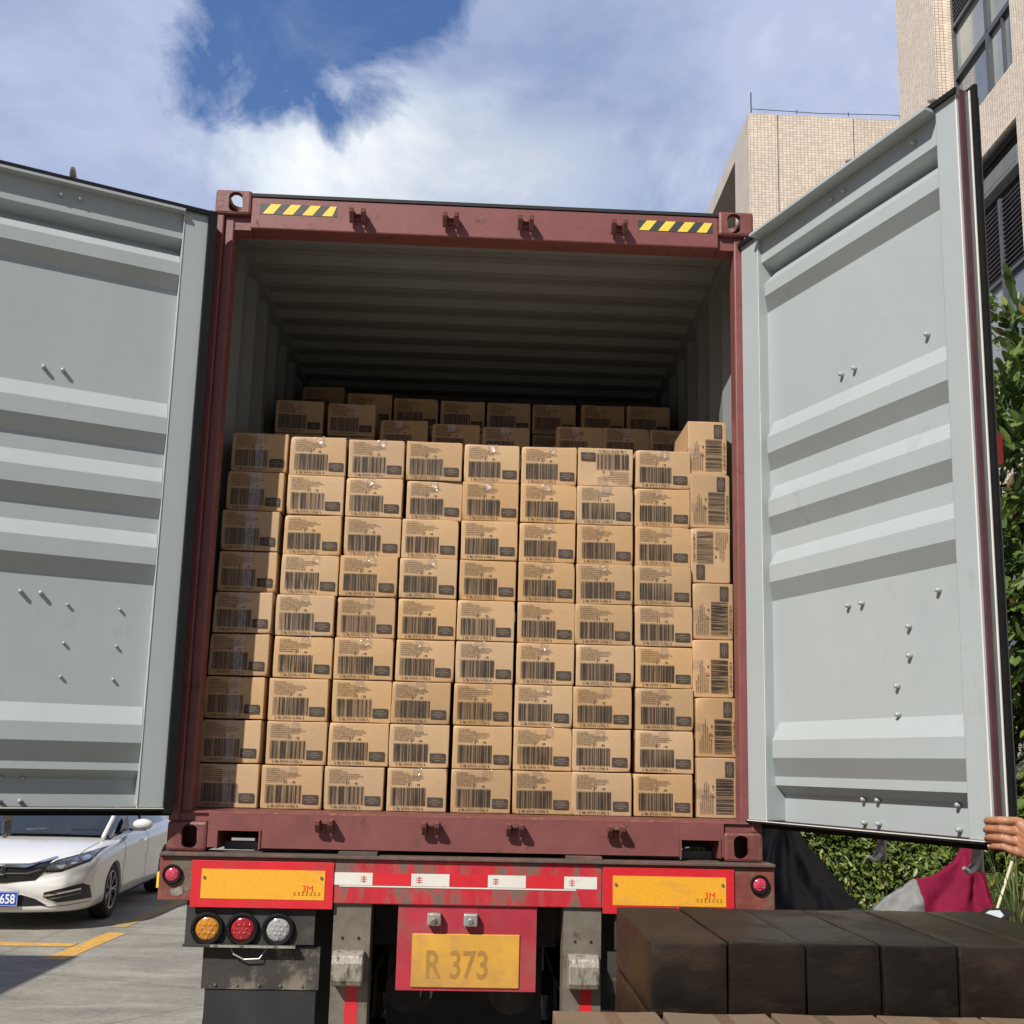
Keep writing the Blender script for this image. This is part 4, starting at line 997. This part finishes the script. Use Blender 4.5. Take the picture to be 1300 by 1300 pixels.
    decal('fog_light_bar', [(.47, .388), (.79, .445), (.79, .425), (.48, .370)], 'chrome', off=.012); decal('fog_light_bar', [(.52, .355), (.79, .40), (.79, .385), (.55, .342)], 'panelgrey', off=.012)
    decal('air_intake', mir([(0, .40), (.24, .385), (.38, .345), (.50, .275), (0, .262)]), 'trim', mirror=False, off=.003)
    decal('bumper_crease', [(.36, .300), (.52, .262), (.88, .29), (.88, .283), (.52, .252), (.36, .292)], 'panelgrey', off=.002)
    decal('panel_gap', [(.30, .772), (.50, .782), (.72, .84), (.86, .90), (.87, .897), (.72, .832), (.50, .776), (.30, .766)], 'trim', off=.001) if False else None
    decal('hood_gap', [(.70, .34), (.705, .34), (.765, 1.2), (.74, 1.32), (.735, 1.32), (.758, 1.2)], 'trim', direction='top', off=.0025)
    # number plate
    h = T.ray_cast(Vector((0, -1, .345)), Vector((0, 1, 0)))[0]
    m = MB(); m.box(-.222, .222, h.y-.034, h.y-.022, .272, .425, .004); pt_ = m.build('number_plate', M['plateblue'], car)
    m = MB(); m.box(-.215, .215, h.y-.0355, h.y-.0342, .277, .280); m.box(-.215, .215, h.y-.0355, h.y-.0342, .417, .420); m.box(.212, .215, h.y-.0355, h.y-.0342, .2805, .4165); m.build('plate_border', M['platewhite'], pt_)
    text('658', .135, 'plate_digits', M['platewhite'], pt_, Matrix.Translation((.115, h.y-.0352, .343)) @ FACE, sx=.78, bold=.0025)
    # emblem: an upright widening H in a rounded frame
    h = T.ray_cast(Vector((0, -1, .655)), Vector((0, 1, 0)))[0]; ye = h.y-.022
    m = MB()
    fr = [(-.062, .048), (-.050, -.050), (.050, -.050), (.062, .048), (-.062, .048)]
    m.tube([(x, ye, .650+z) for x, z in fr], .006, 6)
    m.prism([(-.046, .690), (-.030, .690), (-.022, .606), (-.036, .606)], 'y', ye-.008, ye+.006); m.prism([(.046, .690), (.030, .690), (.022, .606), (.036, .606)], 'y', ye-.008, ye+.006); m.box(-.0265, .0265, ye-.008, ye+.006, .640, .655)
    m.build('emblem', M['chrome'], car)
    # side details
    decal('door_gap', [(1.52, .30), (1.535, .30), (1.55, .55), (1.56, .93), (1.548, .93), (1.538, .55)], 'trim', direction='side', off=.002)
    decal('door_gap', [(2.62, .28), (2.632, .28), (2.66, .95), (2.648, .95)], 'trim', direction='side', off=.002)
    decal('sill_trim', [(1.30, .215), (3.20, .215), (3.20, .235), (1.30, .235)], 'trim', direction='side', off=.003)
    decal('door_handle', [(2.30, .80), (2.50, .81), (2.50, .835), (2.30, .825)], 'chrome', direction='side', off=.02)
    decal('tail_light', [(4.25, .72), (4.60, .72), (4.60, .88), (4.1, .88)], 'redlens', direction='side', off=.004)
    # greenhouse
    gs = [(1.22, .74, .93, .948, .0), (1.75, .70, .93, 1.22, .2), (2.15, .60, .95, 1.42, 1), (2.75, .585, .96, 1.475, 1), (3.35, .575, .97, 1.45, 1), (3.9, .60, .985, 1.28, .3), (4.28, .66, 1.0, 1.035, 0)]
    def gsec(y, w, zb, zt, k):
        hh = zt-zb; wb = .80-.05*(y > 3.9)
        return [(-wb, zb-.05), (-(wb*.35+w*.65)-.012, zb+hh*.6), (-w, zb+hh*.90), (-w*.80, zt-.004), (-w*.4, zt+.012), (0, zt+.018), (w*.4, zt+.012), (w*.80, zt-.004), (w, zb+hh*.90), ((wb*.35+w*.65)+.012, zb+hh*.6), (wb, zb-.05)]
    R = [[(x, y-.18*(1-(x/.8)**2)*(1-k)*(1 if y < 2.5 else -.6), z) for x, z in gsec(y, w, zb, zt, k)] for y, w, zb, zt, k in gs]
    groups = {'windshield': [], 'side_window': [], 'roof': [], 'rear_window': []}
    for i in range(len(R)-1):
        for j in range(10):
            q = (R[i][j], R[i][j+1], R[i+1][j+1], R[i+1][j]); side = j in (0, 9); edge = j in (1, 8, 2, 7)
            if i < 2: k = 'windshield' if 2 <= j <= 7 and j not in () else ('side_window' if side or j in (1, 8) else 'roof')
            elif i < 4: k = 'side_window' if side or j in (1, 8) else 'roof'
            else: k = 'rear_window' if 2 <= j <= 7 else 'side_window'
            groups[k].append(q)
    for k, qs in groups.items():
        m = MB()
        for q in qs: m.face(q)
        bmesh.ops.remove_doubles(m.bm, verts=m.bm.verts, dist=1e-4)
        o = m.build(k, M['carwhite' if k == 'roof' else 'glass'], car, smooth=True)
    for s in (-1, 1):
        for path, rad in (([1, 2], .03),):
            m = MB(); pp = [Vector(R[i][8 if s > 0 else 2]) for i in (0, 1, 2)]; pp[0] += Vector((0, -.06, -.02)); m.tube(pp+[Vector(R[3][8 if s > 0 else 2]), Vector(R[4][8 if s > 0 else 2]), Vector(R[5][8 if s > 0 else 2]), Vector(R[6][8 if s > 0 else 2])], [.030, .026, .024, .024, .026, .04, .05], 8); m.build('roof_pillar', M['carwhite'], car, smooth=True)
        m = MB(); m.tube([Vector(R[3][10 if s > 0 else 0])+Vector((-.02*s, -.05, 0)), Vector(R[3][9 if s > 0 else 1])+Vector((.006*s, 0, 0)), Vector(R[3][8 if s > 0 else 2])], .025, 6); m.build('door_pillar', M['trim'], car)
        # mirrors
        m = MB(); m.ball((s*.985, 1.93, 1.03), (.125, .085, .072), 20); mi = m.build('door_mirror', M['carwhite'], car, smooth=True)
        m = MB(); m.prism([(1.86, .955), (1.98, .955), (1.97, .985), (1.87, .985)], 'x', min(s*.84, s*1.02), max(s*.84, s*1.02)); m.build('mirror_base', M['trim'], mi)
        m = MB(); m.face([(s*.815, 1.50, .955), (s*.815, 1.98, .962), (s*.775, 2.0, 1.14), (s*.79, 1.80, 1.10)]); m.build('quarter_trim', M['trim'], mi)
    # cowl and wiper
    m = MB(); m.tube([(-.74, 1.26, .935), (-.4, 1.16, .958), (0, 1.12, .966), (.4, 1.16, .958), (.74, 1.26, .935)], .030, 8); m.build('cowl', M['trim'], car)
    m = MB(); m.tube([(-.55, 1.24, .985), (-.1, 1.13, 1.0), (.1, 1.15, 1.015)], .009, 6); m.tube([(.05, 1.13, .995), (.35, 1.17, 1.0), (.62, 1.27, 1.0)], .009, 6); m.build('wiper', M['trim'], car)
    # dark underbody so no daylight shows through the arches
    m = MB(); m.box(-.54, .54, .3, 4.3, .20, .60); m.build('underbody', M['black'], car)
    # wheels
    def wheel(x, y, s):
        w = bpy.data.objects.new('wheel', None); COL.objects.link(w); w.parent = car; w.location = (x, y, .318)
        m = MB(); prof = [(.215, -.09), (.285, -.105), (.312, -.09), (.318, -.05), (.318, .05), (.312, .09), (.285, .105), (.215, .09)]; N = 48; ring = []
        for k in range(N):
            a = k*2*math.pi/N; ring.append([m.bm.verts.new((dx, r*math.cos(a), r*math.sin(a))) for r, dx in prof])
        for k in range(N):
            for i in range(len(prof)-1): m.bm.faces.new((ring[k][i], ring[k][i+1], ring[(k+1) % N][i+1], ring[(k+1) % N][i]))
        m.build('tyre', M['tyre'], w, smooth=True)
        m = MB(); m.cyl((s*.0, 0, 0), (s*.02, 0, 0), .20, n=40)
        rimback = m.build('brake_disc', M['chassis'], w)
        m = MB(); pts = [(s*.085, .212*math.cos(a), .212*math.sin(a)) for a in [k*math.pi/20 for k in range(41)]]; m.tube(pts, .012, 6); m.cyl((s*.03, 0, 0), (s*.085, 0, 0), .045, n=20)
        for k in range(7):
            a = k*2*math.pi/7
            for da in (-.10, .10):
                c0 = Vector((s*.075, .03*math.cos(a), .03*math.sin(a))); c1 = Vector((s*.082, .208*math.cos(a+da), .208*math.sin(a+da))); m.tube([c0, (c0+c1)/2, c1], [.014, .010, .011], 6)
        m.build('rim', M['alloy'], w)
    for wy in WY:
        for s in (-1, 1): wheel(s*.775, wy, s)
build_car()

# ------------------------------------------------------------------ person at the door edge
def build_person():
    p = thing('person', 'person holding the free edge of the right door, only hand and forearm in view', 'person', (2.15, -1.30, 0))
    o = Vector((2.15, -1.30, 0))
    m = MB()
    # door frame basis at the free edge, in person coordinates
    D = Vector((.3821, -.9241, 0)); N_ = Vector((-.9241, -.3821, 0)); Z = Vector((0, 0, 1))
    E0 = Vector((1.192, -.056, 0))+D*1.165-o
    E0 = E0-N_*.044+D*.030
    def Q(d, n, z): return E0+D*d+N_*n+Z*z
    zc = 1.695
    kn = []; 
    sizes = [(.0115, .0), (.0122, .004), (.0118, .002), (.0102, -.008)]
    for i, (r, ext) in enumerate(sizes):
        z = zc+.040-i*.026
        root = Q(.050, .040, z-.006*i+.004); k1 = Q(.020, .082-.004*i, z+.004); k2 = Q(-.026-ext, .080-.004*i, z+.002); tip = Q(-.048-ext, .060, z-.003)
        m.tube([root, (root+k1)/2+N_*.006, k1, (k1+k2)/2+N_*.003, k2, tip], [r*1.15, r*1.12, r*1.16, r*1.02, r*1.05, r*.82], 12)
        m.ball(tip, r*.84, 10); m.ball(k1, r*1.2, 10); m.ball(k2, r*1.06, 10); kn.append(root)
    # thumb behind the edge
    m.tube([Q(.085, .0, zc-.05), Q(.045, -.055, zc+.005), Q(.01, -.085, zc+.03)], [.020, .015, .012], 12); m.ball(Q(.01, -.085, zc+.03), .012, 10)
    # palm and back of hand
    palm = [Q(.052, .030, zc+.034), Q(.052, .028, zc-.040)]
    for a in range(5):
        f = a/4; c0 = Q(.050, .034, zc+.036-f*.078); c1 = Q(.118, .012, zc-.018-f*.052)
        m.tube([c0, (c0+c1)/2+N_*.007, c1], [.019, .0215, .021], 12); m.ball(c0, .0195, 10)
    wr = Q(.150, .002, zc-.066); el = Vector((.10, -.10, 1.38)); fo = wr+(el-wr)*.45
    m.tube([Q(.105, .010, zc-.040), wr, fo, el], [.030, .0275, .038, .046], 18)
    h = m.build('body', M['skin'], None, smooth=True)
    md = h.modifiers.new('r', 'REMESH'); md.mode = 'VOXEL'; md.voxel_size = .0028; md.use_smooth_shade = True
    ms = h.modifiers.new('s', 'SMOOTH'); ms.factor = .5; ms.iterations = 3
    bpy.context.view_layer.update(); bake(h)
    # trunk, legs, head, far arm
    m = MB()
    m.tube([(0, 0, .92), (0, 0, 1.05), (.0, 0, 1.22), (0, 0, 1.38), (0, 0, 1.45)], [.145, .135, .155, .16, .09], 20)
    m.tube([(0, -.15, 1.40), (0, 0, 1.41), (0, .15, 1.40)], [.062, .08, .062], 14)
    m.tube([(0, 0, 1.43), (-.01, 0, 1.56)], [.060, .055], 14)
    m.ball((-.02, 0, 1.645), (.095, .075, .118), 24); m.ball((-.055, 0, 1.60), (.06, .052, .065), 18); m.tube([(-.112, 0, 1.665), (-.132, 0, 1.625)], [.010, .015], 8)
    for s in (-1, 1): m.ball((-.015, s*.076, 1.64), (.018, .010, .032), 10)
    m.tube([(0, -.17, 1.39), (.06, -.20, 1.30), (.10, -.11, 1.38), el], [.055, .05, .047, .046], 14)
    m.tube([(0, .17, 1.39), (.03, .23, 1.15), (-.04, .24, .92), (-.07, .24, .82)], [.055, .045, .034, .026], 14)
    for i in range(4): m.tube([(-.07+i*.018-.02, .24, .83), (-.085+i*.018-.02, .235, .77), (-.08+i*.018-.02, .225, .73)], [.011, .010, .008], 8)
    m.tube([(-.05, .235, .83), (-.10, .22, .79)], [.012, .010], 8)
    for s in (-1, 1): m.tube([(0, s*.09, .95), (-.01, s*.10, .50), (.01, s*.11, .09)], [.095, .065, .045], 14); m.ball((-.05, s*.11, .05), (.13, .045, .05), 14)
    b = m.build('torso', M['skin'], None, smooth=True)
    md = b.modifiers.new('r', 'REMESH'); md.mode = 'VOXEL'; md.voxel_size = .012; md.use_smooth_shade = True
    ms = b.modifiers.new('s', 'SMOOTH'); ms.factor = .5; ms.iterations = 4
    bpy.context.view_layer.update(); bake(b)
    bm = bmesh.new(); bm.from_mesh(h.data); bm.from_mesh(b.data); bm.to_mesh(h.data); bm.free(); bpy.data.objects.remove(b)
    for q in h.data.polygons: q.use_smooth = True
    h.data.materials.clear(); h.data.materials.append(M['skin']); h.parent = p
    m = MB()
    for i, (r, ext) in enumerate(sizes):
        z = zc+.040-i*.026; m.ball(Q(-.046-ext, .060+.006, z+.002), (.006, .006, .005), 8)
    m.build('fingernail', M['nail'], h, smooth=True)
    # clothes
    m = MB(); m.tube([(0, 0, .88), (0, 0, 1.05), (0, 0, 1.22), (0, 0, 1.38), (0, 0, 1.455)], [.165, .155, .175, .18, .085], 24)
    m.tube([(0, -.155, 1.40), (0, 0, 1.415), (0, .155, 1.40)], [.08, .095, .08], 14)
    m.tube([(0, -.17, 1.395), (.06, -.20, 1.31), (.085, -.15, 1.34)], [.076, .072, .066], 14); m.tube([(0, .17, 1.395), (.03, .23, 1.18)], [.076, .064], 14)
    s_ = m.build('shirt', M['shirt'], p, smooth=True); md = s_.modifiers.new('r', 'REMESH'); md.mode = 'VOXEL'; md.voxel_size = .012; md.use_smooth_shade = True; bpy.context.view_layer.update(); bake(s_)
    m = MB()
    m.tube([(0, 0, .99), (0, 0, .86)], [.158, .165], 20)
    for s in (-1, 1): m.tube([(0, s*.085, .95), (-.01, s*.10, .50), (.01, s*.11, .10)], [.112, .085, .068], 14)
    s_ = m.build('trousers', M['trouser'], p, smooth=True); md = s_.modifiers.new('r', 'REMESH'); md.mode = 'VOXEL'; md.voxel_size = .012; md.use_smooth_shade = True; bpy.context.view_layer.update(); bake(s_)
    for s in (-1, 1):
        m = MB(); m.ball((-.05, s*.11, .055), (.145, .055, .055), 16); m.build('shoe', M['black'], p, smooth=True)
        m = MB(); m.ball((-.103, s*.032, 1.662), .013, 12); m.build('eye', M['white'], p, smooth=True)
    m = MB(); m.ball((-.002, 0, 1.685), (.102, .084, .098), 24); m.build('hair', M['hair'], p, smooth=True)
    m = MB(); m.tube([(-.108, -.022, 1.585), (-.114, 0, 1.583), (-.108, .022, 1.585)], .005, 6); m.build('mouth', M['textred'], p)
build_person()

# ------------------------------------------------------------------ wrapped pallet, shade painted into its dark film, and loose cartons in front
M['film'] = mat('shade_dark_stretch_film', (.014, .010, .0075), .42, var=.5, vscale=4, spec=.3, randv=.7, bump=.18, bscale=10, stretch=(1, 1, 2), second=(.035, .022, .013), sfac=(.5, .7), sscale=3.2)
wp = thing('wrapped_pallet', 'tall pallet load wrapped in film darkened in place of shade, in the lower right foreground', 'pallet load', (1.09, -1.25, 0))
m = MB()
for x in (-.6, -.09, .49): m.box(x, x+.11, -.34, .34, .0, .11)
for k in range(6): m.box(-.62, .62, -.345+k*.12, -.255+k*.12, .1105, .13)
m.build('pallet', M['wood'], wp)
rw = random.Random(5)
def film_block(x0, x1, y0, y1, z0, z1, seed):
    bm = bmesh.new(); bmesh.ops.create_cube(bm, size=1)
    for v in bm.verts: v.co = Vector(((x0+x1)/2+v.co.x*(x1-x0), (y0+y1)/2+v.co.y*(y1-y0), (z0+z1)/2+v.co.z*(z1-z0)))
    bmesh.ops.bevel(bm, geom=bm.edges[:], offset=.005, segments=3, profile=.5, affect='EDGES'); bmesh.ops.subdivide_edges(bm, edges=bm.edges[:], cuts=6, use_grid_fill=True)
    for v in bm.verts: v.co += noise.noise_vector(v.co*7+Vector((seed, 0, 0)))*.0025
    me = bpy.data.meshes.new('film_wrapped_carton'); bm.to_mesh(me); bm.free(); me.materials.append(M['film'])
    for p in me.polygons: p.use_smooth = True
    o = bpy.data.objects.new('film_wrapped_carton', me); COL.objects.link(o); o.parent = wp
nx = 6; dx = 1.21/nx
for i in range(nx):
    for j in range(7):
        z0 = .132+j*.186; film_block(-.605+i*dx+.002, -.605+(i+1)*dx-.002, -.335+rw.uniform(-.008, .008), .335, z0, z0+.184+rw.uniform(-.004, .001), i*7+j)
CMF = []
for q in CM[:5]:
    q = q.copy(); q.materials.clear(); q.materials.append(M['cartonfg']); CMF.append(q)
for c in range(5):
    for r in range(7):
        x = .36+c*.268; z = 1.279-(r+1)*.1825
        lab = 'loose brown carton in the foreground row, %s from left, %s down its pile' % (ORD[c], ORD[r])
        o = carton(x, -2.03, z-.004, lab, 'loose cartons piled in the foreground', yaw=rc.uniform(-.03, .03), meshes=CMF)
